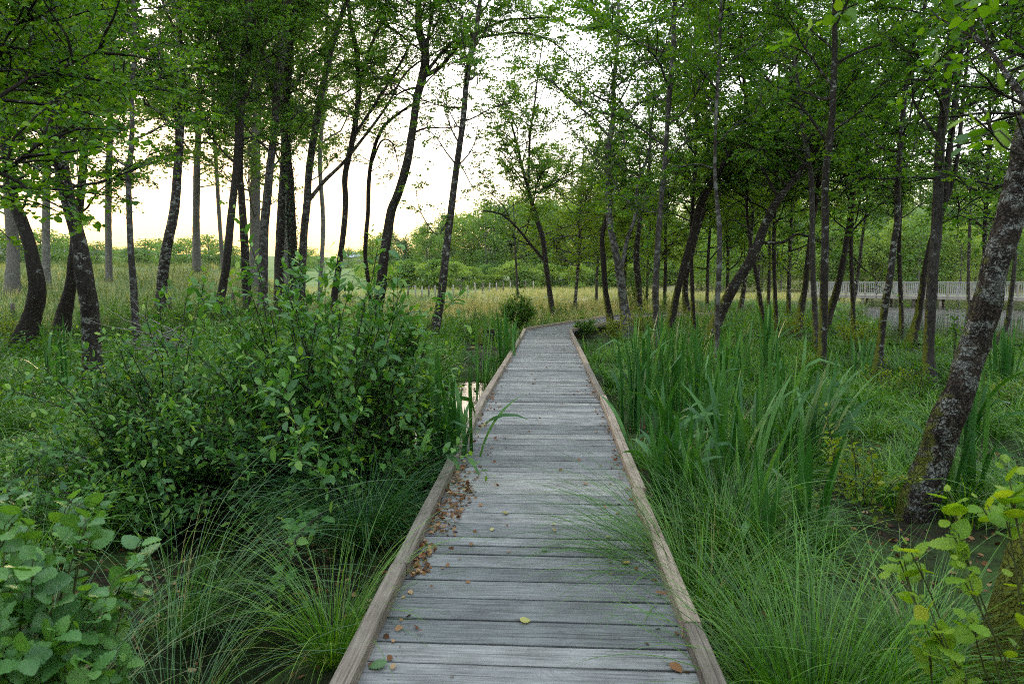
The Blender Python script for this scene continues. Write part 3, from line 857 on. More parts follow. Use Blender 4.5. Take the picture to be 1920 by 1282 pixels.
NT = 0
def tree(label, pts, bark='bark', leaf='alder', nb=12, y0=420, L=2.3, K=11, lf=.08, D=None, wig=.16, up=.05, el=(10, 55), lean=0.0, extra=(),
         name='alder_tree', cat='tree', group=None, top=None, ch=7.5, clump=1.0, mask=True, sides=12, bump=.10, forks=(), az=None, ivy=False, kind='quad', flare=.75, twl=.42):
    """pts: the stem read off the photograph as (x, y, width) in its pixels, base first, set at the depth where its foot meets the ground"""
    global NT
    NT += 1
    rs = np.random.RandomState(100+NT)
    if D is None:
        D, _ = ground_hit(pts[0][0], pts[0][1])
    if D < 16: clump *= .88                   # the nearest stems carry their leaves high and thin
    sc = D/F
    def stem3(pp, z_off=0.0, d0=D, ln=lean, sd=0):
        q = []
        for k, (x, y, w) in enumerate(pp):
            dd = d0*(1 + .006*math.sin(k*1.7+sd)) + ln*k/len(pp)
            p = at_depth(x, y, dd)
            q.append((p[0], p[1], p[2], w*dd/F/2*.88))
        return np.array(q)
    Q = stem3(pts)
    base = Q[0, :3].copy()
    base[2] = min(base[2], float(gz(base[0], base[1])) + .02)
    root = thing(name, label, cat, base, group)
    nb = int(nb*1.6)
    under = Q[0].copy(); under[2] = base[2] - .35
    # extend the stem above the frame
    dirv = norm(Q[-1, :3]-Q[-2, :3])
    if pts[-1][1] < 60:
        ext = top if top is not None else 4.5
        Q = np.vstack([Q, np.append(Q[-1, :3]+dirv*ext*.5, Q[-1, 3]*.75), np.append(Q[-1, :3]+dirv*ext, Q[-1, 3]*.4)])
    S = catmull(np.vstack([under, Q]), .12 if D < 9 else .22)
    S[:, 3] = np.maximum(S[:, 3], .008)
    hgt = S[:, 2]-base[2]
    S[:, 3] *= 1 + flare*np.exp(-np.clip(hgt, 0, 9)/(2.2*S[0, 3]+.05))
    gw, gl = Geo(), Geo()
    tube(gw, S[:, :3], S[:, 3], sides, bump, seed=NT*7.3, bscale=4.0)
    lines = []
    fk = []
    for fp in forks:
        FQ = stem3(fp, d0=D*1.0, sd=1.0)
        k = np.argmin(np.linalg.norm(S[:, :3]-FQ[0, :3], axis=1)); FQ[0, :3] = S[k, :3]
        if fp[-1][1] < 60:
            dv = norm(FQ[-1, :3]-FQ[-2, :3]); FQ = np.vstack([FQ, np.append(FQ[-1, :3]+dv*1.4, FQ[-1, 3]*.5)])
        FS = catmull(FQ, .2); FS[:, 3] = np.maximum(FS[:, 3], .006)
        tube(gw, FS[:, :3], FS[:, 3], 8, bump, seed=NT*3.1, bscale=5)
        fk.append(FS)
    zlo = at_depth(pts[0][0], y0, D)[2]
    cand = S[S[:, 2] > zlo]
    sources = [(cand, nb)] + [(FS[len(FS)//4:], max(3, int(nb*.35))) for FS in fk]
    ga = rs.rand()*6.28
    for cnd, nbr in sources:
        if len(cnd) < 2: continue
        for b in range(nbr):
            s = cnd[int((b+rs.rand()*.8)/nbr*(len(cnd)-1))]
            ga += 2.4 + rs.normal(0, .3)
            a = ga if az is None else az[0] + (az[1]-az[0])*rs.rand()
            e = R(rs.uniform(*el))
            d = np.array((math.cos(a)*math.cos(e), math.sin(a)*math.cos(e), math.sin(e)))
            Lb = L*rs.uniform(.6, 1.2)
            B1 = grow(rs, s[:3], d, Lb, 7, wig, up, .10)
            r0 = min(.028*Lb/2+.004, s[3]*.55)
            tube(gw, B1, np.linspace(r0, .004, 8), 5, 0, cap=False)
            spray(rs, gl, gw, B1, K, lf, .8, twl, mask, kind, start=.45, clump=clump)
            nc = int(ch*Lb/2+rs.rand())
            for c in range(nc):
                t = .32 + .62*(c+rs.rand())/nc
                k = min(int(t*7), 6)
                p = B1[k] + (B1[k+1]-B1[k])*(t*7-k)
                dd = norm(norm(B1[k+1]-B1[k])*.7 + norm(rs.normal(0, 1, 3))*.75 + np.array((0, 0, .12)))
                Lc = Lb*(.75-.45*t)*rs.uniform(.7, 1.2)
                B2 = grow(rs, p, dd, Lc, 4, wig, .02, .12)
                tube(gw, B2, np.linspace(r0*.45+.002, .003, 5), 4, 0, cap=False)
                spray(rs, gl, gw, B2, K, lf, .85, twl, mask, kind, start=.12, clump=clump)
    for (line, w0) in extra:               # bare or leafy boughs read off the photograph
        EQ = stem3([(x, y, w0*(1-.75*k/(len(line)-1))) for k, (x, y) in enumerate(line)], sd=2.0)
        k = np.argmin(np.linalg.norm(S[:, :3]-EQ[0, :3], axis=1)); EQ[0, :3] = S[k, :3]
        ES = catmull(EQ, .15)
        tube(gw, ES[:, :3], np.maximum(ES[:, 3], .004), 7, .05, seed=NT, cap=False)
        for q in range(max(2, int(len(ES)/.9))):
            s = ES[rs.randint(len(ES)//4, len(ES))]
            dd = norm(rs.normal(0, 1, 3) + np.array((0, 0, .5)))
            B2 = grow(rs, s[:3], dd, rs.uniform(.5, 1.3), 5, .25, .05, .1)
            tube(gw, B2, np.linspace(.009, .003, 6), 4, 0, cap=False)
            spray(rs, gl, gw, B2, K, lf, .85, twl, mask, kind, start=.2, clump=clump)
    o = obj('trunk', gw, M[bark], root)
    if gl.n: obj('crown', gl, M[leaf], root)
    if ivy:
        gi = Geo(); n = 2600
        k = rs.randint(2, max(3, int(len(S)*.85)), n); a = rs.rand(n)*6.28
        out = np.stack([np.cos(a), np.sin(a), 0*a], -1)
        P = S[k, :3] + out*(S[k, 3]*rs.uniform(.9, 1.5, n))[:, None] + rs.normal(0, .06, (n, 3))
        leaves(gi, P, out*.4 + rs.normal(0, .3, (n, 3)) + np.array((0, 0, -.8)), out + rs.normal(0, .3, (n, 3)), .075*rs.uniform(.7, 1.3, n), .07, rs.rand(n), 'quad')
        obj('ivy', gi, M['ivy'], root)
    return root

# evening haze
def haze():
    g = Geo(); box(g, (0, 640, 30), (770, 700, 34))
    m = bpy.data.materials.new('evening_haze'); m.use_nodes = True
    N, Lk = m.node_tree.nodes, m.node_tree.links
    N.remove(N["Principled BSDF"])
    v = N.new("ShaderNodeVolumePrincipled"); v.inputs['Density'].default_value = .00012
    v.inputs['Color'].default_value = (.88, .93, 1, 1)
    Lk.new(v.outputs[0], N["Material Output"].inputs['Volume'])
    return tag(obj('haze', g, m, smooth=False), kind='stuff')
haze()

# unseen alder wood, added behind and beside the viewer to shut off low sky
def sky_blocking_wood():
    rs = np.random.RandomState(404)
    g = Geo()
    for k in range(150):
        a = R(rs.uniform(58, 302)); r = rs.uniform(9, 26)
        if abs(math.degrees(a)-180) > 100: r += 8
        c = np.array((math.sin(a)*r, math.cos(a)*r, 0)); H = rs.uniform(7, 12)
        for q in range(14):
            m = 26; ctr = c + np.array((rs.normal(0, 1.3), rs.normal(0, 1.3), rs.uniform(.4, H)))
            P = ctr + rs.normal(0, .75, (m, 3))
            leaves(g, P, rs.normal(0, 1, (m, 3)), norm(rs.normal(0, .7, (m, 3))+np.array((0, 0, .6))), rs.uniform(.25, .5, m), rs.uniform(.2, .4, m), rs.rand(m), 'quad')
        tube(g, [c-np.array((0, 0, .6)), c+np.array((rs.normal(0, .3), 0, H*.5)), c+np.array((rs.normal(0, .5), 0, H))], [.13, .1, .04], 6)
    tag(obj('unseen_blocking_wood', g, M['far_dark']), 'unseen alder wood added behind the viewer and to both sides to block low sky', 'wood', kind='stuff')
sky_blocking_wood()

GA = 'alders standing in the swamp on both sides of the boardwalk'
def A(label, pts, **k):
    k.setdefault('group', GA)
    return tree(label, pts, **k)
# --- left of the boardwalk
A('bowed mossy alder at the left edge, its dark trunk bulging to the right at mid-height', [(30, 672, 42), (58, 600, 34), (70, 545, 32), (60, 480, 26), (45, 425, 24), (24, 370, 22), (14, 290, 20), (8, 200, 18), (2, 60, 15), (0, -20, 13)], bark='bark_dark', nb=9, leaf='alder_dark', L=2.0)
A('short-legged mossy alder kinked at the knee between the bowed alder and the thick brown trunk', [(110, 652, 36), (117, 600, 30), (131, 545, 22), (137, 490, 20), (143, 430, 18), (150, 380, 16), (160, 250, 15), (166, 100, 13), (166, 0, 12)], bark='bark_dark', nb=10, leaf='alder_dark', L=2.0)
A('thick brown alder with a pale lichen ring behind the left end of the willow bushes', [(176, 745, 36), (172, 640, 35), (167, 570, 35), (157, 510, 34), (148, 450, 29), (134, 400, 28), (118, 330, 28), (108, 260, 27), (104, 200, 27), (103, 130, 25), (100, 60, 24), (98, 0, 22)], bark='bark', nb=14, leaf='alder', L=2.2, y0=400, lf=.07, sides=16)
A('slim grey-lichened alder just right of the thick brown trunk', [(257, 680, 15), (253, 585, 15), (250, 530, 14), (246, 480, 13), (243, 420, 12), (241, 335, 11), (246, 280, 11), (248, 230, 9), (247, 180, 9), (250, 130, 8), (253, 80, 8), (250, 0, 7)], bark='bark_lichen', nb=9, L=1.6, y0=330)
A('evenly tapering alder leaning right against the bright sky, alone between two gaps of light', [(299, 606, 20), (303, 540, 22), (310, 480, 21), (320, 430, 20), (328, 385, 19), (333, 320, 17), (338, 250, 15), (341, 185, 14), (337, 120, 13), (335, 30, 12), (334, 0, 12)], nb=16, leaf='alder_dark', L=3.2, y0=330)
A('alder leaning right whose trunk swells where it meets two others, left of the lichened cluster', [(404, 600, 19), (416, 545, 17), (424, 500, 16), (429, 450, 16), (435, 390, 15), (443, 320, 15), (448, 250, 17), (451, 185, 20), (456, 134, 22), (465, 67, 19), (468, 0, 17)], nb=12, leaf='alder', L=2.8, y0=320)
A('dark straight alder tucked behind the leaning one with the swollen trunk', [(464, 604, 18), (462, 540, 18), (460, 490, 17), (457, 433, 16), (453, 370, 14), (450, 310, 12), (452, 240, 11), (440, 150, 10), (425, 40, 8), (420, 0, 8)], bark='bark_dark', nb=9, leaf='alder_dark', L=2.6, y0=280)
A('tall alder with white lichen flecks forking high at the front of the tight cluster', [(492, 600, 20), (495, 440, 19), (500, 380, 18), (508, 300, 16), (514, 250, 15), (517, 200, 16), (521, 150, 18), (528, 100, 20), (535, 30, 20), (538, 0, 19)], bark='bark_lichen', nb=12, leaf='alder', L=3.0, y0=300,
  forks=[[(517, 150, 10), (500, 110, 8), (470, 40, 6), (460, 0, 5)]])
A('straight brown alder squeezed between the lichened trunk and the ivy-clad one', [(523, 600, 20), (523, 500, 19), (526, 430, 18), (528, 370, 15), (532, 300, 14), (534, 218, 13), (537, 130, 13), (548, 0, 12)], nb=9, leaf='alder', L=2.6, y0=290)
A('nearly black trunk wrapped in ivy in the middle of the cluster', [(552, 606, 18), (549, 480, 19), (546, 400, 18), (544, 340, 16), (540, 290, 14), (538, 200, 12), (545, 100, 10), (548, 0, 8)], bark='bark_dark', nb=6, leaf='alder_dark', L=2.2, y0=250, ivy=True)
A('pale-flecked alder right of the cluster, sending one long grey bough up to the right', [(562, 606, 18), (567, 500, 17), (570, 433, 16), (575, 390, 16), (578, 340, 15), (582, 300, 15), (592, 235, 15), (604, 168, 14), (620, 100, 12), (634, 50, 10), (650, 0, 9)], bark='bark_lichen', nb=11, leaf='alder', L=2.6, y0=340,
  extra=[([(575, 385), (608, 340), (640, 309), (674, 268), (724, 201), (764, 134), (825, 94), (875, 67)], 9)])
A('slender dark alder with an S-bend standing alone against the gap over the far field', [(624, 612, 15), (628, 545, 14), (635, 502, 13), (644, 436, 12), (648, 380, 12), (647, 330, 12), (660, 268, 12), (668, 218, 12), (673, 161, 11), (668, 94, 11), (658, 50, 10), (653, 0, 9)], bark='bark_dark', nb=11, leaf='alder', L=2.4, y0=260,
  forks=[[(673, 161, 8), (690, 100, 7), (715, 40, 6), (725, 0, 5)], [(661, 262, 7), (700, 200, 6), (750, 120, 5), (775, 70, 4)]])
A('thin crooked alder stem hooked to the right, close beside the big curved trunk', [(697, 606, 10), (693, 544, 9), (685, 484, 9), (687, 433, 9), (690, 400, 9), (692, 335, 9), (700, 285, 8), (717, 241, 7), (745, 215, 6), (774, 195, 4)], bark='bark_dark', nb=6, leaf='alder', L=1.5, y0=330,
  extra=[([(697, 310), (715, 265), (735, 268), (745, 300), (748, 325)], 5)])
A('big dark curved alder with a long arching bough reaching out over the boardwalk', [(700, 622, 24), (706, 582, 22), (714, 541, 22), (720, 484, 20), (728, 430, 20), (734, 395, 19), (747, 362, 18), (764, 302, 18), (774, 241, 16), (781, 188, 16), (792, 145, 18), (798, 105, 18), (786, 57, 16), (784, 0, 13)], bark='bark_dark', nb=15, leaf='alder', L=2.8, y0=200, sides=14,
  extra=[([(795, 150), (828, 124), (858, 87), (892, 64), (942, 40), (992, 35), (1042, 32)], 10), ([(790, 155), (812, 120), (850, 78), (905, 70), (970, 62), (1030, 76), (1075, 112)], 8), ([(776, 250), (800, 240), (838, 240), (890, 232)], 5)],
  forks=[[(797, 110, 8), (806, 50, 7), (816, 0, 6)]])
A('mossy-footed alder leaning right at the pool, nearest of the trunks left of the boardwalk bend', [(806, 642, 22), (818, 601, 19), (828, 551, 17), (835, 484, 16), (843, 417, 15), (851, 352, 14), (860, 285, 13), (868, 228, 12), (875, 151, 12), (883, 101, 12), (893, 60, 10), (898, 17, 9), (902, -10, 8)], bark='bark', nb=16, leaf='alder', L=2.4, y0=330, sides=14,
  extra=[([(845, 405), (820, 440), (790, 400), (780, 360)], 4), ([(862, 300), (880, 340), (893, 365)], 3)])
# --- around the far end of the boardwalk
A('graceful young alder past the boardwalk bend forking into fine upright limbs against the sky', [(1036, 597, 12), (1031, 551, 11), (1024, 500, 11), (1018, 450, 11), (1006, 410, 10), (996, 376, 9), (988, 345, 7), (978, 309, 6), (967, 262, 5), (958, 230, 4)], bark='bark', nb=12, leaf='shrub', L=2.6, y0=400, el=(20, 65), lf=.105, clump=1.15,
  forks=[[(992, 352, 6), (992, 302, 5), (994, 252, 5), (1003, 190, 4), (1010, 130, 3), (1018, 75, 2)], [(1021, 494, 7), (996, 460, 6), (969, 427, 5), (940, 402, 4), (905, 395, 3)]])
A('wispy thin sapling tree rising straight out of the straw-coloured meadow', [(971, 566, 5), (969, 520, 5), (966, 467, 4), (964, 417, 3), (962, 380, 2)], bark='bark', nb=8, leaf='shrub', L=2.2, y0=500, el=(0, 40))
A('bright yellow-green young tree behind the bend, second trunk right of the forked young alder', [(1077, 582, 8), (1081, 534, 7), (1085, 484, 7), (1087, 433, 6), (1089, 380, 5), (1092, 320, 4), (1094, 280, 3)], nb=20, leaf='alder_warm', L=4.2, y0=505, el=(-5, 30), lf=.10, K=8)
A('small leafy tree with a thin trunk between the yellow-green tree and the twin dark trunks', [(1118, 566, 6), (1119, 520, 6), (1122, 470, 5), (1123, 420, 4), (1124, 370, 3)], nb=14, leaf='alder_warm', L=3.2, y0=500, el=(-5, 35), lf=.10)
A('dark alder with a sinuous stem bending left then back right beside the far boardwalk', [(1147, 620, 16), (1142, 588, 13), (1135, 544, 12), (1131, 484, 12), (1129, 443, 10), (1138, 406, 9), (1143, 380, 8), (1146, 320, 6), (1142, 260, 5)], bark='bark_dark', nb=9, leaf='alder', L=1.8, y0=420)
A('forked alder with grey scaly bark, foremost trunk right of the far boardwalk', [(1178, 632, 24), (1170, 574, 19), (1163, 517, 18), (1153, 467, 15), (1143, 417, 14), (1140, 352, 12), (1140, 285, 14), (1148, 235, 12), (1151, 195, 10), (1150, 151, 9), (1157, 100, 8), (1160, 0, 6)], bark='bark_lichen', nb=20, leaf='alder', L=2.8, y0=330, sides=14,
  forks=[[(1164, 515, 9), (1176, 450, 9), (1190, 410, 8), (1197, 342, 7), (1217, 285, 6), (1222, 230, 5), (1228, 150, 4)]])
A('dark wavy alder just behind the forked scaly one', [(1197, 594, 15), (1197, 534, 14), (1193, 484, 13), (1197, 434, 10), (1202, 400, 9), (1211, 369, 8), (1217, 319, 7), (1219, 252, 6), (1215, 180, 5)], bark='bark_dark', nb=9, leaf='alder', L=2.2, y0=400)
A('slim straight pale-lichened alder foremost on the right of the boardwalk', [(1232, 694, 14), (1231, 618, 13), (1229, 551, 14), (1232, 484, 13), (1236, 417, 12), (1244, 335, 10), (1251, 235, 10), (1256, 168, 11), (1262, 100, 10), (1264, 33, 9), (1266, 0, 9)], bark='bark_lichen', nb=13, leaf='alder', L=2.0, y0=330,
  extra=[([(1240, 400), (1205, 395), (1170, 370), (1150, 362)], 3)])
A('dark curved alder bending right then up, left of the pair of slim pale stems', [(1251, 633, 19), (1262, 584, 16), (1275, 525, 14), (1290, 470, 14), (1303, 425, 15), (1311, 390, 15), (1332, 347, 14), (1355, 313, 14), (1371, 284, 13), (1386, 250, 11), (1396, 228, 10), (1399, 185, 9), (1394, 140, 7), (1390, 60, 5)], bark='bark_dark', nb=13, leaf='alder', L=2.6, y0=330)
A('moss-footed alder sweeping right at its base behind the curved dark trunk', [(1292, 602, 17), (1285, 560, 13), (1286, 520, 12), (1296, 480, 11), (1306, 440, 10), (1322, 390, 9), (1335, 340, 8), (1342, 260, 6)], bark='bark_dark', nb=11, leaf='alder_warm', L=2.6, y0=400)
A('very slim straight stem with pale blotches right of the boardwalk, beside the big leaning trunk', [(1342, 705, 12), (1344, 630, 11), (1345, 568, 11), (1349, 484, 11), (1348, 417, 10), (1341, 335, 8), (1342, 235, 7), (1345, 168, 8), (1349, 100, 7), (1350, 60, 7), (1352, 0, 6)], bark='bark_lichen', nb=11, leaf='alder', L=1.8, y0=320)
A('big black alder leaning far to the right with a fork of dark boughs', [(1328, 648, 25), (1347, 595, 23), (1374, 541, 22), (1404, 494, 22), (1422, 455, 20), (1434, 423, 18), (1448, 392, 17), (1468, 362, 15), (1495, 329, 13), (1510, 300, 12), (1530, 250, 10), (1560, 190, 7)], bark='bark_dark', nb=14, leaf='alder_dark', L=2.8, y0=360, sides=14,
  extra=[([(1428, 467), (1468, 454), (1495, 439), (1530, 450), (1560, 470)], 7), ([(1461, 382), (1448, 352), (1428, 312), (1407, 275), (1384, 262)], 8)])
A('thin dark stem leaning left at its foot just right of the big leaning black trunk', [(1433, 630, 10), (1428, 584, 10), (1421, 534, 9), (1414, 494, 8), (1405, 440, 7), (1400, 380, 6), (1402, 300, 5)], bark='bark_dark', nb=8, leaf='alder_warm', L=1.9, y0=400)
A('short-looking alder far back under the big leaning trunk', [(1386, 590, 10), (1392, 558, 10), (1397, 524, 9), (1405, 480, 8), (1410, 420, 7), (1412, 350, 5)], nb=12, leaf='alder_warm', L=3.0, y0=430, lf=.09)
A('dark mossy alder leaning right, left of the trio by the lake', [(1494, 630, 15), (1501, 584, 15), (1510, 534, 12), (1515, 484, 11), (1522, 430, 10), (1530, 380, 9), (1536, 300, 7), (1535, 220, 6)], bark='bark_dark', nb=11, leaf='alder', L=2.4, y0=390)
A('smooth grey stem pressed against the scaly reddish trunk', [(1532, 662, 13), (1528, 588, 12), (1525, 534, 11), (1523, 467, 12), (1523, 417, 11), (1521, 335, 11), (1513, 285, 10), (1500, 200, 8), (1490, 100, 6)], bark='bark_lichen', nb=10, leaf='alder', L=2.0, y0=340)
A('straight scaly reddish-brown alder standing in the sedge at the front of the trio', [(1540, 702, 17), (1543, 618, 17), (1545, 534, 17), (1547, 467, 16), (1547, 417, 15), (1548, 335, 15), (1557, 251, 14), (1562, 185, 13), (1565, 100, 12), (1565, 33, 11), (1566, 0, 10)], bark='bark', nb=13, leaf='alder', L=2.2, y0=330, sides=14)
A('dark alder leaning right behind the trio and forking into two boughs', [(1545, 622, 16), (1558, 578, 15), (1570, 541, 14), (1579, 500, 13), (1589, 443, 12), (1595, 400, 11), (1597, 369, 11), (1604, 330, 9), (1632, 292, 7), (1656, 258, 5)], bark='bark_dark', nb=11, leaf='alder', L=2.4, y0=390,
  extra=[([(1592, 440), (1620, 410), (1650, 385), (1690, 360)], 5), ([(1585, 470), (1620, 505), (1640, 520), (1643, 560)], 3)])
A('thin pale stem leaning right in front of the lake', [(1590, 606, 7), (1604, 551, 6), (1615, 460, 6), (1622, 410, 5), (1632, 340, 4)], bark='bark_lichen', nb=6, leaf='alder_warm', L=1.8, y0=400)
A('smooth grey-brown alder leaning gently right, standing by the small pool in the sedge', [(1645, 700, 16), (1652, 635, 15), (1659, 574, 15), (1669, 517, 14), (1676, 457, 13), (1683, 410, 13), (1683, 352, 12), (1688, 285, 11), (1693, 218, 10), (1699, 161, 10), (1713, 117, 8), (1726, 77, 7), (1735, 0, 6)], bark='bark', nb=12, leaf='alder', L=2.2, y0=350,
  extra=[([(1682, 370), (1650, 330), (1620, 290)], 4)])
A('tall straight alder with pale lichen sheets and flaking grey bark', [(1741, 727, 23), (1741, 651, 21), (1745, 584, 21), (1750, 500, 21), (1756, 433, 21), (1760, 335, 20), (1763, 268, 18), (1771, 201, 18), (1778, 134, 18), (1786, 67, 17), (1793, 0, 15)], bark='bark_lichen', nb=14, leaf='alder', L=2.2, y0=340, sides=16)
A('dark alder crossing behind the tall flaking trunk and splitting in two', [(1706, 650, 17), (1719, 601, 15), (1728, 551, 13), (1735, 500, 11), (1747, 450, 12), (1762, 410, 13), (1772, 370, 13), (1778, 302, 13), (1790, 201, 12), (1800, 117, 10), (1810, 0, 9)], bark='bark_dark', nb=10, leaf='alder', L=2.2, y0=330,
  forks=[[(1772, 402, 9), (1783, 352, 9), (1797, 285, 8), (1802, 228, 8), (1812, 130, 6), (1822, 30, 5)]], extra=[([(1768, 425), (1800, 405), (1840, 425), (1865, 440)], 5)])
A('thin black stem standing at the water edge in front of the footbridge', [(1815, 600, 7), (1816, 500, 6), (1818, 434, 6), (1820, 360, 5), (1824, 280, 4)], bark='bark_dark', nb=8, leaf='alder', L=2.0, y0=440)
A('thick alder with cracked lichen-plated bark leaning hard right beside the boardwalk', [(1711, 972, 76), (1740, 890, 68), (1768, 802, 63), (1798, 735, 60), (1822, 668, 57), (1842, 601, 56), (1859, 534, 54), (1875, 467, 53), (1890, 417, 52), (1908, 330, 46), (1928, 230, 42), (1960, 100, 36), (1975, 0, 32)], bark='bark_plate', nb=10, leaf='alder', L=1.9, y0=330, sides=40, bump=.24, lean=.1, K=7, flare=.1, kind='hex')
A('thin pale stem leaning right behind the plated trunk', [(1842, 665, 11), (1884, 618, 10), (1894, 568, 9), (1902, 500, 8), (1906, 430, 7), (1915, 340, 5)], bark='bark_lichen', nb=6, leaf='alder', L=1.6, y0=420)
A('mossy brown trunk cut off by the lower right corner of the view', [(1862, 1370, 100), (1856, 1310, 92), (1873, 1240, 88), (1898, 1150, 84), (1934, 1040, 80), (2000, 900, 76), (2060, 650, 66), (2110, 420, 58), (2150, 200, 50), (2180, 20, 44)], bark='bark_moss', nb=7, leaf='alder', L=1.2, y0=330, sides=32, bump=.16, flare=.3, az=(1.6, 3.6), kind='hex', clump=.55)
# --- boughs coming in from alders just outside the frame
tree('alder just off the left edge whose big-leaved boughs hang in front of the trunks', [(-180, 860, 60), (-185, 700, 54), (-180, 500, 48), (-190, 300, 44), (-200, 100, 38), (-205, 0, 34)], bark='bark_dark', leaf='alder', nb=19, L=2.5, y0=410, lf=.07, az=(-.6, 1.5), el=(-5, 40), kind='hex', group=GA, ch=7, K=9, clump=.85)
tree('alder just off the right edge with leafy boughs against the pale blue sky', [(2100, 760, 46), (2100, 600, 42), (2090, 400, 38), (2085, 200, 32), (2080, 0, 28)], bark='bark', leaf='alder', nb=16, L=2.6, y0=420, az=(1.8, 4.2), el=(-5, 45), group=GA, ch=8)

# --- pale trunks and crowns further back on the left
GB = 'tall trees on the grassy rise at the left'
def Bk(label, pts, D, **k):
    k.setdefault('bark', 'bark_pale'); k.setdefault('leaf', 'far_leaf'); k.setdefault('lf', .19); k.setdefault('twl', .9); k.setdefault('K', 9); k.setdefault('L', 5.0); k.setdefault('nb', 16); k.setdefault('flare', .2)
    return tree(label, pts, D=D, group=GB, ch=3.2, **k)
Bk('thick smooth grey trunk at the far left edge on the grassy rise', [(23, 531, 27), (25, 467, 24), (20, 417, 21), (15, 350, 18), (10, 200, 17), (8, 0, 14)], 33, y0=330)
Bk('pale beech trunk glowing against the sunset in the middle of the left gap', [(369, 508, 18), (368, 440, 15), (368, 400, 14), (369, 330, 14), (370, 290, 13), (373, 235, 13), (374, 180, 11), (376, 80, 10), (378, 0, 9)], 48, y0=300, extra=[([(374, 335), (385, 322), (400, 316)], 4), ([(374, 355), (395, 348), (420, 348)], 3), ([(366, 300), (330, 292), (300, 300)], 4)])
Bk('pale trunk with green growth behind the swollen leaning alder', [(478, 540, 20), (478, 430, 21), (479, 300, 20), (482, 200, 17), (486, 60, 13), (488, 0, 12)], 42, y0=420)
Bk('pale grey trunk glimpsed right behind the lichened cluster', [(535, 548, 15), (534, 450, 15), (533, 330, 14), (532, 200, 12), (530, 0, 9)], 44, y0=330)
Bk('slender grey tree behind the swollen trunk with crown reaching high', [(420, 530, 9), (412, 420, 8), (405, 300, 8), (398, 150, 7), (392, 0, 6)], 52, y0=240, nb=9)
Bk('background tree behind the thick brown alder, dark crown', [(205, 540, 14), (203, 400, 13), (206, 250, 12), (210, 100, 10), (212, 0, 9)], 40, y0=300, leaf='far_dark')
Bk('background tree behind the S-bent alder with a hanging dark crown', [(600, 545, 10), (606, 420, 9), (600, 300, 9), (610, 150, 8), (614, 0, 6)], 46, y0=330, nb=10)
Bk('background tree at the left behind the bowed alder', [(88, 545, 16), (86, 420, 15), (90, 250, 13), (92, 0, 9)], 36, y0=340, leaf='far_dark')
# --- mid-distance alders on the right
GC = 'younger alders farther back on the right'
k = 0
MIDT = [('bushy far alder right of the dark wavy trunk', 1245, 588, 300, 40), ('far alder seen between the curved dark trunks', 1325, 586, 280, 44), ('far alder behind the slim blotched stem', 1362, 584, 250, 42), ('far alder under the arch of the leaning black trunk', 1440, 588, 250, 44),
        ('far alder between the leaning black trunk and the trio', 1478, 592, 230, 36), ('far alder by the left end of the footbridge', 1420, 578, 300, 52), ('far alder behind the forked scaly trunk', 1170, 575, 330, 46), ('far alder with pale trunk at the boardwalk end', 1212, 578, 330, 52)]
for (lab, x, yb, yt, D) in MIDT:
    k += 1
    w = 9*36/D
    tree(lab, [(x, yb, w), (x+3, (yb*2+yt)/3, w*.85), (x-2+k % 3*5, (yb+yt*2)/3, w*.65), (x+4, yt, w*.3)], D=D, bark='bark_dark', leaf='alder_warm' if k % 3 else 'alder', nb=14, L=3.4, y0=yb-75, lf=.12, twl=.6, K=9, group=GC, ch=4, el=(-5, 40))
for (lab, x, yb, yt, D) in [('leafy alder filling the top right behind the flaking trunk', 1850, 590, 60, 26), ('leafy alder filling the canopy over the trio', 1600, 600, 20, 24), ('leafy alder filling the canopy over the leaning black trunk', 1455, 606, 20, 24), ('leafy alder over the pair of slim pale stems', 1300, 604, 20, 24), ('leafy alder behind the plated trunk, crown against the pale sky', 1960, 600, 60, 25), ('leafy dark alder behind the grey-brown leaning one', 1690, 592, 30, 28)]:
    tree(lab, [(x, yb, 9), (x-4, 450, 8), (x+3, 300, 7), (x+6, 150, 5), (x+2, yt, 4)], D=D, bark='bark_dark', leaf='alder', nb=25, L=3.1, y0=440, lf=.078, group=GC, ch=8)

# ------------------------------------------------------------------ sedge, iris, meadow grass
POOLS = ((-1.42, 10.6, .8, 2.3), (-1.75, 3.6, .7, 1.0), (6.6, 13.4, .65, 2.3), (-2.6, 5.5, .7, .9))
def deck_clear(x, y, m=.0):
    on = (np.abs(x) < .80+m) & (y < 21.9)
    for c0, an, Ls in segs2:
        u = (x-c0[0])*-math.sin(an) + (y-c0[1])*math.cos(an)
        v = (x-c0[0])*math.cos(an) + (y-c0[1])*math.sin(an)
        on |= (np.abs(v) < .85+m) & (u > -.4) & (u < Ls+.5)
    return ~on
def in_pool(x, y, k=1.0):
    r = np.zeros_like(x, bool)
    for cx, cy_, rx, ry in POOLS:
        r |= ((x-cx)/(rx*k))**2 + ((y-cy_)/(ry*k))**2 < 1
    return r
def in_lake(x, y):
    return (x > LX(y)+1.2-.8*np.sin(y*.35)) & (y > 20.5) & (y < 82)
def scatter(rs, n, y0, y1, pw=1.0, xm=1.5, xl=None, xr=None):
    y = y0 + (y1-y0)*rs.rand(n)**pw
    lo = -.82*y-xm if xl is None else np.full(n, xl); hi = .72*y+xm if xr is None else np.full(n, xr)
    x = lo + (hi-lo)*rs.rand(n)
    return x, y

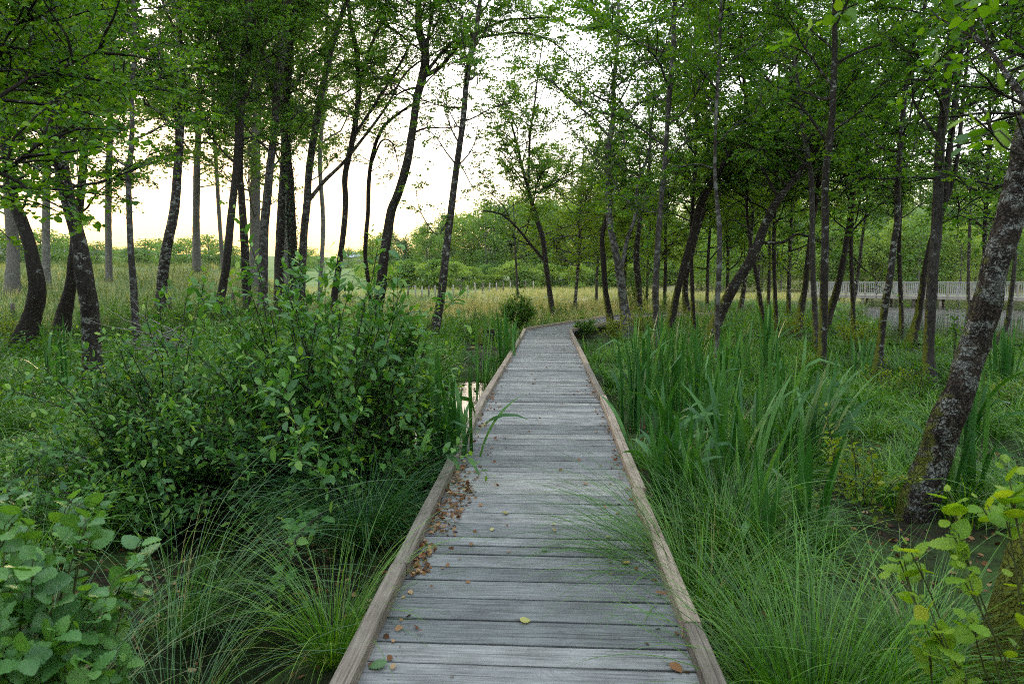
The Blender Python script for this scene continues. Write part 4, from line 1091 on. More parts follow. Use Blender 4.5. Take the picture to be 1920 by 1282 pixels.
def tufts(g, rs, cx, cy_, per, L, W, nseg, rad=.12, t0=(.05, .5), t1=(1.1, 2.3), Ls=.3, azc=None):
    n = len(cx)*per
    a = rs.rand(n)*6.283
    if azc is not None: a = np.where(rs.rand(n) < .8, azc + rs.normal(0, .55, n), a)
    rr = rad*np.sqrt(rs.rand(n))
    x = np.repeat(cx, per)+np.cos(a)*rr; y = np.repeat(cy_, per)+np.sin(a)*rr
    z = gz(x, y) - .02
    LL = np.repeat(np.broadcast_to(L, (len(cx),)), per)*(1+rs.normal(0, Ls, n)).clip(.35, 1.6)
    r = np.clip(np.repeat(rs.rand(len(cx))*.45, per)+rs.rand(n)*.55, 0, .999)
    blades(g, np.stack([x, y, z], -1), a+rs.normal(0, .4, n), LL, rs.uniform(*t0, n), rs.uniform(*t1, n), W*rs.uniform(.7, 1.3, n), nseg, r)

def sightline(rs, x, y):
    # short vegetation round the pool and in front of the stump
    px, py, d = proj(np.stack([x, y, np.full_like(x, -.35)], -1))
    k = ~((px > 868) & (px < 952) & (d > 14.5) & (d < 20.6)) | (rs.rand(len(x)) < .12)
    k &= ~((px > 850) & (px < 940) & (d > 7.5) & (d < 10.8) & (x < -.9)) | (rs.rand(len(x)) < .3)
    k &= ~((px > 1062) & (px < 1175) & (d > 18.5) & (d < 29)) | (rs.rand(len(x)) < .12)
    return x[k], y[k]
rs = np.random.RandomState(11)
g = Geo()
def field(n, y0, y1, per, L, W, nseg, **kw):
    x, y = scatter(rs, n, y0, y1)
    ok = deck_clear(x, y, .12) & ~in_pool(x, y, 1.05) & ~in_lake(x, y)
    bare = (x < -.8) & (y < 8.5) & (x > -3.2)             # muddy, shaded ground left of the path
    ok &= ~bare | (rs.rand(n) < .12)
    ok &= ~((np.abs(x-2.62) < .65) & (y > 3.6) & (y < 5.7))       # the plated trunk's foot stands clear
    ok &= ~((np.abs(x-1.5-.11*(y-4)) < 1.0) & (y > 4.6) & (y < 10)) | (rs.rand(n) < .3)
    x, y = x[ok], y[ok]
    x, y = sightline(rs, x, y)
    if 'yfar' in kw:
        e = 27 - .5*np.clip(-x-2, 0, 14) + 30*sst(6, 12, x) + rs.normal(0, 2.5, len(x))
        k = y < e + kw['yfar']; x, y = x[k], y[k]
    kw.pop('yfar', None)
    h = .75 - .3*((x > LX(y)-3) & (y > 15)) + .35*lumps(x*1.3, y*1.3) - .25*np.exp(-np.abs(np.abs(x)-1)*2)
    tufts(g, rs, x, y, per, L*h, W, nseg, **kw)
field(170, 1.9, 5, 135, .58, .0080, 8, rad=.13, t1=(1.3, 2.7))
field(340, 4.6, 9, 92, .58, .0098, 7, rad=.15, t1=(1.2, 2.6))
field(760, 8.5, 16, 52, .58, .0125, 5, rad=.18, t1=(1.0, 2.5))
field(1900, 15, 30, 26, .60, .017, 4, rad=.25, t0=(.0, .4), t1=(.6, 2.1), yfar=2)
field(2600, 26, 52, 15, .62, .03, 3, rad=.35, t0=(.0, .4), t1=(.4, 1.8), yfar=6)
tag(obj('sedge_grass', g, M['sedge']), 'long drooping green sedge covering the swamp floor under the alders', 'sedge', kind='stuff')

g = Geo()
def mfield(n, y0, y1, per, L, W, nseg, xl=None, xr=None, pw=1.0):
    x, y = scatter(rs, n, y0, y1, pw, xl=xl, xr=xr)
    e = 26.5 - .5*np.clip(-x-2, 0, 14) + 30*sst(6, 12, x) + rs.normal(0, 2.0, n)
    ok = deck_clear(x, y, .1) & ~in_lake(x, y) & (y > e) & ~((x > 14) & (y > 80))
    mown = (x < -8) & (y > 16)
    ok &= ~mown | (rs.rand(n) < .25)
    x, y = x[ok], y[ok]
    tufts(g, rs, x, y, per, L*(.8+.3*lumps(x*.4, y*.4)), W, nseg, rad=.4, t0=(0, .25), t1=(.2, 1.5))
mfield(3200, 19, 45, 12, .55, .022, 3)
mfield(4200, 40, 75, 9, .50, .045, 2)
mfield(4200, 70, 111, 7, .60, .09, 2)
tag(obj('meadow_grass', g, M['meadow']), 'tall straw-coloured meadow grass between the swamp and the far bushes', 'grass', kind='stuff')
g = Geo()
x, y = scatter(rs, 5200, 17, 70); e = 23 - .5*np.clip(-x-2, 0, 14) + 8*sst(3, 9, x)
ok = deck_clear(x, y, .1) & ~in_lake(x, y) & (y > e) & ((x < -7) | (rs.rand(5200) < .4)); x, y = x[ok], y[ok]
tufts(g, rs, x, y, 9, .55, .03, 3, rad=.4, t0=(0, .3), t1=(.4, 1.7))
tag(obj('green_meadow_grass', g, M['meadow_green']), 'greener grass mixed through the straw meadow and the bank at left', 'grass', kind='stuff')

def hit(px, py):
    t, p = ground_hit(px, py)
    return p
def tussock(label, x, y, n, L, W=.005, azc=None, mat='sedge', rad=.13, t1=(1.0, 2.4), nseg=9, lift=0.0):
    b = (x, y, float(gz(x, y)))
    root = thing('sedge_tussock', label, 'sedge', b, 'large sedge tussocks beside the boardwalk')
    g = Geo()
    tufts(g, rs, np.array([x]), np.array([y]), n, L, W, nseg, rad=rad, t0=(.0, .75), t1=t1, Ls=.36, azc=azc)
    obj('blades', g, M[mat], root)
    gd = Geo()
    tufts(gd, rs, np.array([x]), np.array([y]), max(20, n//9), L*.8, W*.8, 5, rad=rad, t0=(.1, .9), t1=(1.4, 2.6))
    obj('dry_blades', gd, M['meadow'], root)
    return root
tussock('big sedge tussock spilling its hair-fine blades over the right edge beam onto the planks', .92, 3.75, 620, .92, .0055, azc=3.0, t1=(1.3, 2.3), rad=.16)
tussock('dome of bright green sedge in the lower right, next to the edge beam end', 1.18, 2.75, 800, .78, .0065, rad=.2, t1=(.7, 2.2))
tussock('dark green sedge mound at the lower right, in front of the plated leaning trunk', 1.75, 3.1, 700, .66, .0065, rad=.22)
tussock('sedge mound between the sword-leaved irises and the plated leaning trunk', 1.5, 5.0, 600, .62, .007, rad=.22)
tussock('sedge mound close by the right edge beam, behind the one spilling onto the planks', 1.25, 4.6, 520, .75, .007, rad=.18)
tussock('sedge hummock under the yellow-green sapling on the right', 2.2, 6.3, 420, .7, .008, rad=.25)
tussock('sedge hummock at the foot of the plated leaning trunk', 4.0, 5.6, 420, .6, .008, rad=.25)
tussock('blue-green sedge dome under the willow bush at the left edge beam', -1.28, 4.75, 900, .86, .006, mat='sedge_blue', rad=.17, t1=(1.2, 2.4))
tussock('long-bladed sedge arching over dark mud in the lower left', -2.05, 3.65, 230, 1.25, .0052, mat='sedge_blue', rad=.15, azc=-.5, t1=(1.3, 2.3), nseg=12)
tussock('fresh green sedge tuft hugging the left edge beam near the viewer', -1.02, 3.3, 330, .72, .005, rad=.1, t1=(1.0, 2.3))
tussock('sparse sedge tuft at the bottom of the view, left of the boardwalk', -1.55, 2.75, 130, .85, .0045, mat='sedge_blue', rad=.14, t1=(1.2, 2.4))
tussock('sedge tuft at the bottom left under the round-leaved shrub', -2.0, 2.45, 170, .95, .0048, rad=.16, t1=(1.2, 2.4), mat='sedge_blue')

def iris(label, px, py, n, L, W=.047, lean=None, tip=(-.1, .55), kink=.35, group='sword-leaved iris clumps', D=None, name='iris_clump', rad=.13):
    p = hit(px, py)
    n = int(n*2.6)
    root = thing(name, label, 'iris', (p[0], p[1], float(gz(p[0], p[1]))), group)
    g = Geo()
    a = rs.rand(n)*6.283
    x = p[0] + rad*rs.normal(0, .8, n); y = p[1] + rad*rs.normal(0, .8, n)
    az = a if lean is None else lean + rs.normal(0, .6, n)
    t0 = np.abs(rs.normal(.03, .10, n)); t1 = rs.uniform(*tip, n)
    bent = rs.rand(n) < kink*.5
    t1 = np.where(bent, rs.uniform(1.0, 2.0, n), t1)
    kk = np.where(rs.rand(n) < kink*.35, rs.uniform(1.2, 2.2, n), 0.0)
    blades(g, np.stack([x, y, gz(x, y)-.03], -1), az, 1.16*L*rs.uniform(.62, 1.12, n), t0, t1, W*rs.uniform(.75, 1.2, n), 10, np.minimum(rs.rand(n), .915), sword=True, kink=kk, pw=1.8)
    obj('leaves', g, M['iris'], root)
    return root
for lab, px, py, n, L, kw in [
    ('pair of broad iris blades nearest the viewer, with folded tips', 1425, 1085, 5, .84, dict(W=.056, rad=.06)),
    ('broad iris blades with a bent-over tip, right of the nearest pair', 1512, 1050, 4, .82, dict(W=.056, rad=.06)),
    ('tall stiff iris fan in the middle of the right-hand sedge', 1440, 905, 11, 1.15, dict(W=.044)),
    ('iris clump with pale leaves arching away to the right', 1520, 910, 10, 1.05, dict(lean=0.1, tip=(.3, 1.5), W=.045)),
    ('dense iris clump by the right edge beam beyond the nearest beam joint', 1195, 812, 13, 1.25, {}),
    ('iris clump in front of the slim pale-lichened alder', 1255, 775, 12, 1.2, {}),
    ('iris clump between the two slim pale stems', 1310, 800, 11, 1.15, {}),
    ('thin iris clump midway between edge beam and tall stiff fan', 1335, 880, 9, 1.05, {}),
    ('low iris clump against the right edge beam, left of the tall stiff fan', 1245, 905, 11, .95, dict(tip=(.1, 1.0))),
    ('iris clump by the beam joint with an orange dying blade', 1255, 985, 10, .8, {}),
    ('iris blades at the foot of the very slim blotched stem', 1385, 735, 9, 1.1, {}),
    ('iris clump near the dark curved trunks', 1300, 700, 9, 1.2, {}),
    ('iris clump under the big leaning black trunk', 1440, 722, 10, 1.25, {}),
    ('iris blades right of the plated trunk, lower clump', 1800, 960, 7, .95, {}),
    ('iris blades right of the plated trunk by the lake side', 1880, 740, 10, 1.15, {}),
    ('iris blades between the flaking trunk and the plated trunk', 1835, 860, 7, 1.0, {}),
    ('iris blades by the small pool under the grey-brown alder', 1600, 740, 7, 1.0, {}),
    ('dark iris clump beside the left edge beam under the willow', 845, 935, 16, .98, {}),
    ('iris clump left of the edge beam next to the bright pool', 800, 905, 14, 1.1, {}),
    ('iris leaves at the near edge of the bright pool', 848, 860, 6, .75, {}),
    ('tall thin iris stems standing in the bright pool', 893, 770, 4, 1.45, dict(W=.022, kink=.1)),
    ('iris blades between the pool and the far left beam', 950, 700, 10, 1.2, {}),
    ('iris fan on the left bank behind the willow bush', 720, 800, 9, 1.1, {}),
    ('iris blades among the sedge at the far left', 110, 760, 9, 1.2, {}),
    ('young iris at the back of the bright pool', 905, 718, 4, .7, {}),
    ('arching iris clump left of the tall stiff fan, behind the nearest blades', 1375, 960, 10, 1.0, dict(tip=(.1, 1.1))),
    ('broad upright iris clump right behind the tall stiff fan', 1478, 840, 11, 1.15, {}),
    ('iris clump filling the gap behind the dense one at the edge beam', 1215, 745, 12, 1.2, {}),
    ('iris clump in front of the very slim blotched stem', 1350, 775, 11, 1.2, {}),
    ('leaning iris clump left of the yellow-green sapling', 1545, 870, 9, 1.05, dict(lean=.3, tip=(.2, 1.3))),
    ('short iris clump under the arching one by the path', 1290, 985, 9, .8, dict(tip=(.1, 1.2)))]:
    iris(lab, px, py, n, L, **kw)
# the dying orange blade and yellow flowers
p = hit(1250, 990)
g = Geo(); blades(g, np.array([[p[0]+.03, p[1]-.03, p[2]]]), np.array([.4]), np.array([.62]), np.array([.2]), np.array([.5]), np.array([.02]), 8, np.array([1.0]), sword=True)
tag(obj('dead_iris_blade', g, M['iris'], origin=tuple(p)), 'single orange dying iris blade by the right edge beam joint', 'iris blade')

# ------------------------------------------------------------------ bushes and shrubs
def shrub(name, label, base, targets, leaf, lf, K, cat='shrub', group=None, sag=.25, side=5, sidelen=.35, kind='hex', aspect=.5, stem_mat='twig', r0=.009, rs=None, tiplight=.35, parent=None, flat=.55, part='foliage', spread=.04):
    """stems from the base to the targets, side shoots with alternate leaves"""
    rs = rs or np.random.RandomState(len(targets)+int(abs(base[0])*100))
    root = parent or thing(name, label, cat, base, group)
    gl, gw = Geo(), Geo()
    for T in targets:
        p0 = np.array(base) + np.append(rs.normal(0, spread, 2), -.03)
        T = np.array(T); mid = (p0+T)/2 + np.array((0, 0, sag*np.linalg.norm(T-p0)*.5)) + rs.normal(0, .05, 3)
        t = np.linspace(0, 1, 9)[:, None]
        C = (1-t)**2*p0 + 2*t*(1-t)*mid + t*t*T
        C += np.cumsum(rs.normal(0, .008, C.shape), 0)*(t > 0)
        tube(gw, C, np.linspace(r0*rs.uniform(.6, 1.1), .0022, 9), 5, cap=False)
        segs = []
        m = max(1, side)
        tt = .3 + .7*(np.arange(m)+rs.rand(m))/m
        A = np.array([C[min(int(q*8), 7)]*(1-(q*8 % 1)) + C[min(int(q*8), 7)+1]*(q*8 % 1) if q < 1 else C[-1] for q in tt])
        D0 = norm(C[-1]-C[4])
        d = norm(D0*.5 + rs.normal(0, .6, (m, 3)) + np.array((0, 0, .25)))
        ln = sidelen*rs.uniform(.5, 1.3, m)
        A = np.vstack([A, C[-1]-norm(C[-1]-C[-2])*sidelen*.6]); d = np.vstack([d, norm(C[-1]-C[-2])]); ln = np.append(ln, sidelen*.75)
        E = A + d*ln[:, None]; Bm = (A+E)/2 + np.array((0, 0, .03))
        twigs3(gw, A, Bm, E, .0028, .0012)
        nS = len(A)
        u = (np.arange(K)[None]+.3+.5*rs.rand(nS, K))/K
        P = A[:, None]*(1-u[..., None]) + E[:, None]*u[..., None]
        sd = norm(np.cross(d, np.array((0, 0, 1.0)))+1e-3)
        ang = rs.rand(nS, 1)*.8 + np.arange(K)[None]*2.4
        up2 = np.cross(sd, d)
        rad = sd[:, None]*np.cos(ang)[..., None] + up2[:, None]*np.sin(ang)[..., None]
        ax = d[:, None]*.6 + rad*.8 + rs.normal(0, .2, (nS, K, 3))
        P = P + norm(ax)*.008
        P = P.reshape(-1, 3); ax = norm(ax.reshape(-1, 3)); n2 = len(P)
        nr = norm(rs.normal(0, .42, (n2, 3)) + np.array((0, 0, flat)) + np.repeat(d, K, 0)*.35)
        LS = lf*rs.uniform(.38, 1.25, n2)*np.repeat(1.0, n2)*np.clip(1.25-.55*u.ravel(), .5, 1.2)
        r = np.clip(rs.rand(n2)*.62 + tiplight*u.ravel()**3, 0, .995)  # paler shoot tips: new growth, plus sky sheen painted into the willow tint
        leaves(gl, P, ax, nr, LS, LS*aspect*rs.uniform(.85, 1.15, n2), r, kind)
    obj('stems', gw, M[stem_mat], root)
    obj(part, gl, M[leaf], root)
    return root

def ellipsoid(rs, c, r, n, zmin=-.3, shell=.55):
    out = []
    while len(out) < n:
        v = norm(rs.normal(0, 1, 3)); q = shell + (1-shell)*rs.rand()
        p = np.array(c) + v*np.array(r)*q
        if p[2] > zmin: out.append(p)
    return out
rw = np.random.RandomState(77)
tg = ellipsoid(rw, (-1.85, 5.6, .66), (1.2, 1.25, 1.08), 150, -.25) + ellipsoid(rw, (-1.35, 5.5, .35), (.62, .8, .55), 34, -.1)
for (px, py, D) in [(490, 462, 5.0), (705, 470, 5.4), (868, 556, 5.6), (455, 520, 5.2), (575, 500, 5.4), (640, 500, 5.6), (745, 560, 5.2), (880, 855, 5.0), (800, 640, 5.4), (545, 545, 4.6), (520, 720, 4.0), (560, 860, 3.9), (545, 1010, 3.8)]:
    tg.append(at_depth(px, py, D))
willow = shrub('willow_bush', 'big dense willow bush left of the boardwalk, its top shoots reaching above the meadow line', (-1.75, 5.5, float(gz(-1.75, 5.5))), tg, 'willow', .096, 9, 'bush', side=7, sidelen=.36, rs=rw, spread=.16, r0=.013, aspect=.5, flat=1.15, tiplight=.6)
tg = ellipsoid(rw, (-3.0, 5.9, .28), (1.5, 1.25, .88), 150, -.3) + ellipsoid(rw, (-3.7, 5.0, -.1), (1.3, 1.0, .5), 60, -.3)
for (px, py, D) in [(160, 660, 5.6), (75, 690, 5.4), (230, 640, 5.4), (300, 560, 5.8), (270, 600, 5.6), (20, 740, 5.0), (350, 540, 5.8), (400, 520, 5.7)]:
    tg.append(at_depth(px, py, D))
low = shrub('willow_bush', 'lower spreading willow bush at the left, in front of the thick brown alder', (-3.2, 5.8, float(gz(-3.2, 5.8))), tg, 'willow', .082, 9, 'bush', side=7, sidelen=.34, rs=rw, spread=.3, r0=.010, aspect=.52, flat=1.15, tiplight=.6)
g = Geo()
for q in range(26):
    a = at_depth(330+rw.normal(0, 18), 640+rw.normal(0, 15), 6.3); b = at_depth(rw.uniform(165, 300), rw.uniform(560, 700), 6.2)
    C = grow(rw, a, norm(b-a), np.linalg.norm(b-a), 6, .12, .03, .05)
    tube(g, C, np.linspace(.006, .0015, 7), 4, cap=False)
obj('dead_twigs', g, M['dead_wood'], low)

# round-leaved alder shrub close by, lower left
rn = np.random.RandomState(3)
tg = [at_depth(px, py, D) for px, py, D in [(30, 950, 2.2), (70, 985, 2.0), (120, 965, 2.2), (20, 1010, 1.8), (95, 1035, 1.75), (160, 1010, 2.0), (185, 1085, 1.8), (140, 1110, 1.7), (60, 1090, 1.65), (15, 1140, 1.6), (110, 1170, 1.65), (205, 1150, 1.75), (40, 1200, 1.6), (75, 1250, 1.55), (170, 1230, 1.7), (235, 1060, 1.95), (255, 1240, 1.85), (300, 1110, 2.0), (215, 990, 2.2), (10, 1260, 1.55), (130, 1275, 1.6), (-40, 980, 1.8), (-60, 1100, 1.7), (-80, 1220, 1.6), (270, 1030, 2.1), (0, 1060, 1.75), (60, 1150, 1.7), (150, 1060, 1.9), (200, 1200, 1.75)]]
shrub('alder_shrub', 'close alder shrub with big round toothed leaves at the lower left corner', (-1.72, 1.75, float(gz(-1.72, 1.75))), tg, 'near_leaf', .062, 9, 'shrub', side=2, sidelen=.19, kind='full', aspect=.86, rs=rn, spread=.1, r0=.008, sag=.35, tiplight=.2, stem_mat='stem_green', flat=.9)
tg = [at_depth(px, py, D) for px, py, D in [(1905, 885, 2.0), (1870, 960, 2.0), (1840, 930, 2.1), (1770, 935, 2.05), (1800, 990, 2.0), (1700, 1030, 1.95), (1735, 1060, 1.95), (1820, 1060, 1.95), (1815, 1150, 1.9), (1775, 1235, 1.85), (1800, 1255, 1.85), (1900, 930, 1.9), (1770, 1180, 1.9)]]
shrub('alder_sapling', 'lime-leaved alder sapling close by in the lower right corner', (1.62, 1.9, float(gz(1.62, 1.9))), tg, 'sapling_leaf', .062, 6, 'sapling', side=0, sidelen=.15, kind='full', aspect=.84, rs=rn, spread=.05, r0=.0042, sag=.2, stem_mat='stem_green', flat=1.0)
corner = [o for o in bpy.data.objects if o.get('label', '').startswith('mossy brown trunk cut off')][0]
pb = at_depth(1990, 330, 1.5)
for T in [(1835, 208, 1.25), (1900, 150, 1.35)]:
    shrub('', '', tuple(pb), [at_depth(*T)], 'sapling_leaf', .055, 3, side=0, sidelen=.12, kind='full', aspect=.6, rs=rn, r0=.003, sag=.1, parent=corner, part='foliage', stem_mat='twig')

GS = 'low shrubs and seedlings on the swamp floor'
def small(label, px, py, w, h, leaf='shrub', lf=.055, n=14, K=8, side=4, name='shrub', dens_=1.0, D=None, kind='hex', group=GS):
    t, p = ground_hit(px, py)
    sc = t/F; W = w*sc/2; H = h*sc
    r = np.random.RandomState(int(px*7+py) % 9999)
    tg = []
    for i in range(int(n*dens_)):
        a = r.rand()*6.283; q = math.sqrt(r.rand())
        tg.append((p[0]+math.cos(a)*W*q, p[1]+math.sin(a)*W*q*.8, float(gz(p[0], p[1]))+H*(.35+.65*(1-q*q*.7)*r.uniform(.45, 1.2))))
    lf2 = max(lf, 2.6*sc)
    return shrub(name, label, (p[0], p[1], float(gz(p[0], p[1]))), tg, leaf, lf2, K, 'shrub', group, side=side, sidelen=max(.14, H*.26), rs=r, spread=max(.03, W*.15), aspect=.62, r0=.006, kind=kind, stem_mat='twig')
small('young leafy shrub on the left at the boardwalk bend, bright green', 970, 624, 72, 68, n=64, side=7, K=10, lf=.075)
small('dark leafy shrub crowding the inner corner of the boardwalk bend', 1096, 634, 56, 36, n=30, side=5, K=8, leaf='alder', lf=.07)
small('yellow-green seedlings at the foot of the sinuous dark stem', 1150, 648, 60, 56, 'yellow_shrub', n=26)
small('yellow-green bush between the sinuous stem and the forked scaly trunk', 1208, 640, 70, 66, 'yellow_shrub', n=34)
small('leafy bush behind the forked scaly trunk at the far boardwalk', 1190, 592, 70, 82, 'shrub', n=46, side=6)
small('bright green tuft-like shrub at the far side of the bend by the boardwalk', 1060, 600, 60, 32, 'shrub', n=18)
small('shrub right of the wavy dark trunk at the swamp edge', 1245, 600, 60, 50, 'shrub', n=18)
small('yellow-leaved shrub left of the smooth grey-brown alder', 1603, 660, 100, 66, 'yellow_shrub', n=26)
small('yellow-green shrub left of the trio, at mid distance', 1490, 640, 60, 60, 'yellow_shrub', n=18)
small('small yellow seedling left of the reddish scaly trunk foot', 1508, 700, 46, 48, 'yellow_shrub', n=9, lf=.045)
small('pale yellow-green shrub left of the flaking trunk', 1668, 760, 100, 88, 'yellow_shrub', n=16, lf=.05, side=3)
small('leafy shrub at the foot of the flaking trunk', 1722, 770, 76, 90, 'shrub', n=14, lf=.05, side=3)
small('yellow-green seedling right of the plated trunk', 1895, 770, 70, 66, 'yellow_shrub', n=12, lf=.045, side=3)
small('sparse yellow-green alder sapling among the sedge left of the plated trunk', 1605, 985, 150, 190, 'yellow_shrub', n=11, lf=.06, K=6, side=3, name='alder_sapling')
small('thin green sapling with round leaves beside the flaking trunk', 1782, 745, 64, 205, 'alder', n=6, lf=.07, K=6, side=4, name='alder_sapling')
small('seedlings at the foot of the slim pale-lichened alder', 1212, 700, 50, 40, 'yellow_shrub', n=8, lf=.045)
small('tiny yellow seedling by the very slim blotched stem', 1330, 722, 30, 40, 'yellow_shrub', n=6, lf=.04, side=2)
small('bright yellow-green shrub at the left edge behind the bowed alder', 10, 660, 62, 80, 'yellow_shrub', n=20)
small('dark undergrowth shrub between the bowed and kinked alders', 75, 665, 90, 60, 'alder', n=22)
small('dark undergrowth shrub behind the thick brown alder', 215, 650, 110, 66, 'alder', n=26)
small('undergrowth shrub left of the evenly tapering alder', 275, 622, 80, 50, 'shrub', n=18)
small('undergrowth shrub right of the evenly tapering alder', 350, 622, 90, 56, 'alder', n=22)
small('undergrowth shrub at the foot of the leaning swollen alder', 430, 618, 90, 56, 'alder', n=20)
small('undergrowth shrub below the tight cluster of trunks', 530, 622, 110, 54, 'shrub', n=22)
small('undergrowth shrub by the S-bent alder', 630, 630, 90, 50, 'alder', n=20)
small('leafy undergrowth between the curved alder and the mossy-footed one', 760, 660, 100, 66, 'shrub', n=26)
small('undergrowth right of the mossy-footed alder', 862, 650, 70, 48, 'alder', n=18)
small('low weeds behind the tree stump', 915, 618, 60, 36, 'shrub', n=16)
small('dark weeds in front of the tree stump', 940, 690, 50, 26, 'alder_dark', n=12)
small('low reddish undergrowth left of the bright pool', 800, 705, 90, 44, 'brown_leaf', n=18)
small('low green weeds between the bright pool and willow bush', 790, 770, 90, 60, 'shrub', n=16)
small('weeds at the bend below the young leafy shrub', 960, 660, 50, 32, 'shrub', n=14)
small('spindly tall weed standing in the meadow left of the young shrub', 886, 628, 34, 70, 'brown_leaf', n=6, K=4, side=3, name='weed')
# dark twiggy brush on the left bank
g = Geo(); p = hit(830, 690)
for q in range(60):
    a = p + np.array((rw.normal(0, .5), rw.normal(0, .6), -.05)); C = grow(rw, a, norm(rw.normal(0, .7, 3)+np.array((0, 0, .9))), rw.uniform(.3, .8), 5, .2)
    tube(g, C, np.linspace(.005, .0015, 6), 4, cap=False)
tag(obj('brushwood', g, M['dead_wood'], origin=tuple(p)), 'tangle of grey dead brushwood left of the bright pool', 'brushwood', kind='stuff')

# leafy weeds between the sedge
g = Geo()
def weeds(n, x0, x1, y0, y1, h, lf, K, keep=1.0):
    x = rw.uniform(x0, x1, n); y = rw.uniform(y0, y1, n)
    ok = deck_clear(x, y, .1) & ~in_pool(x, y, 1.1) & ~in_lake(x, y) & (lumps(x*1.1+3, y*.9) > -.25)
    x, y = x[ok], y[ok]; x, y = sightline(rw, x, y); m = len(x)
    z = gz(x, y); hh = h*rw.uniform(.5, 1.3, m)
    t = rw.rand(m, K)**.7
    P = np.stack([x[:, None]+rw.normal(0, .09, (m, K))*(.5+t)*h*2, y[:, None]+rw.normal(0, .09, (m, K))*(.5+t)*h*2, z[:, None]+hh[:, None]*t], -1).reshape(-1, 3)
    q = len(P)
    ax = np.append(rw.normal(0, 1, (q, 2)), rw.normal(0, .35, (q, 1)), 1); nr = norm(rw.normal(0, .45, (q, 3))+np.array((0, 0, .9)))
    LS = lf*rw.uniform(.6, 1.3, q)
    leaves(g, P, ax, nr, LS, LS*.62, np.clip(np.repeat(rw.rand(m)*.5, K)+rw.rand(q)*.5, 0, .99), 'hex' if lf < .08 else 'quad')
weeds(900, -9, -1.8, 7.5, 14, .5, .07, 16)
weeds(1500, -16, -1.2, 12, 24, .6, .10, 16)
weeds(260, -5, -1, 5, 9, .35, .055, 14)
weeds(420, 2.5, 9, 9, 18, .4, .07, 12)
weeds(600, 3, 14, 16, 30, .5, .10, 12)
weeds(300, -4, 4, 19, 27, .4, .09, 12)
tag(obj('undergrowth', g, M['alder_dark']), 'low leafy weeds and bramble growing through the sedge under the trees', 'undergrowth', kind='stuff')

# ------------------------------------------------------------------ stump, flowers, fallen leaves
p = hit(910, 642)
root = thing('tree_stump', 'dark rotting tree stump on the left behind the bright pool', 'stump', tuple(p))
g = Geo()
pts = np.array([(p[0], p[1], p[2]-.2), (p[0], p[1], p[2]), (p[0]+.01, p[1], p[2]+.12), (p[0]+.015, p[1], p[2]+.40)])
tube(g, catmull(pts, .04), np.interp(np.linspace(0, 1, len(catmull(pts, .04))), [0, .5, 1], [.34, .27, .245]), 22, .22, seed=4, bscale=5)
obj('wood', g, M['bark_dark'], root)
g = Geo(); C = np.array([(p[0]+.03, p[1]-.26, p[2]), (p[0]+.035, p[1]-.25, p[2]+.2), (p[0]+.05, p[1]-.24, p[2]+.32)])
tube(g, C, [.03, .022, .01], 7, .1)
obj('root', g, M['dead_wood'], root)
for k, (px, py, lab) in enumerate([(888, 652, 'yellow iris flower left of the two by the stump'), (886, 663, 'lower yellow flower by the stump'), (884, 668, 'small yellow flower near the ground by the stump'), ]):
    D = 18.5
    c = at_depth(px, py, D)
    fr = thing('iris_flower', lab, 'flower', (c[0], c[1], float(gz(c[0], c[1]))), 'yellow flowers by the stump')
    g = Geo(); tube(g, [(c[0], c[1], float(gz(c[0], c[1]))), tuple(c)], .004, 5); obj('stem', g, M['stem_green'], fr)
    g = Geo(); a = np.linspace(0, 6.283, 7)[:-1]
    leaves(g, np.tile(c, (6, 1)), np.stack([np.cos(a), np.sin(a), .3+0*a], -1), np.tile((0, 0, 1.0), (6, 1)), .09, .05, np.full(6, .5), 'hex')
    obj('petals', g, M['flower'], fr)

rf = np.random.RandomState(21)
def lying(label, px, py, mat, size, curl=.0, up=0.0, group='fallen leaves lying on the planks', name='fallen_leaf'):
    d = ray(px, py); t = 3.0
    for _ in range(30):
        q = NCAM + d*t; t *= (NCAM[2]-float(zd(q[1]))-.012)/(NCAM[2]-q[2])
    q = NCAM + d*t
    z = float(zd(q[1])) + .006
    a = rf.rand()*6.283
    P = np.array([[q[0]-math.cos(a)*size/2, q[1]-math.sin(a)*size/2, z+.004]])
    g = Geo(); leaves(g, P, np.array([[math.cos(a), math.sin(a), .05]]), np.array([[rf.normal(0, .18), rf.normal(0, .18), 1.0]]), size, size*.78, np.array([rf.rand()]), 'full')
    v = np.concatenate(g.v); lo = v[:, 2].min()
    g.v = [v + np.array((0, 0, z-lo), np.float32)]
    return tag(obj(name, g, M[mat], origin=(q[0], q[1], z)), label, 'leaf', group)
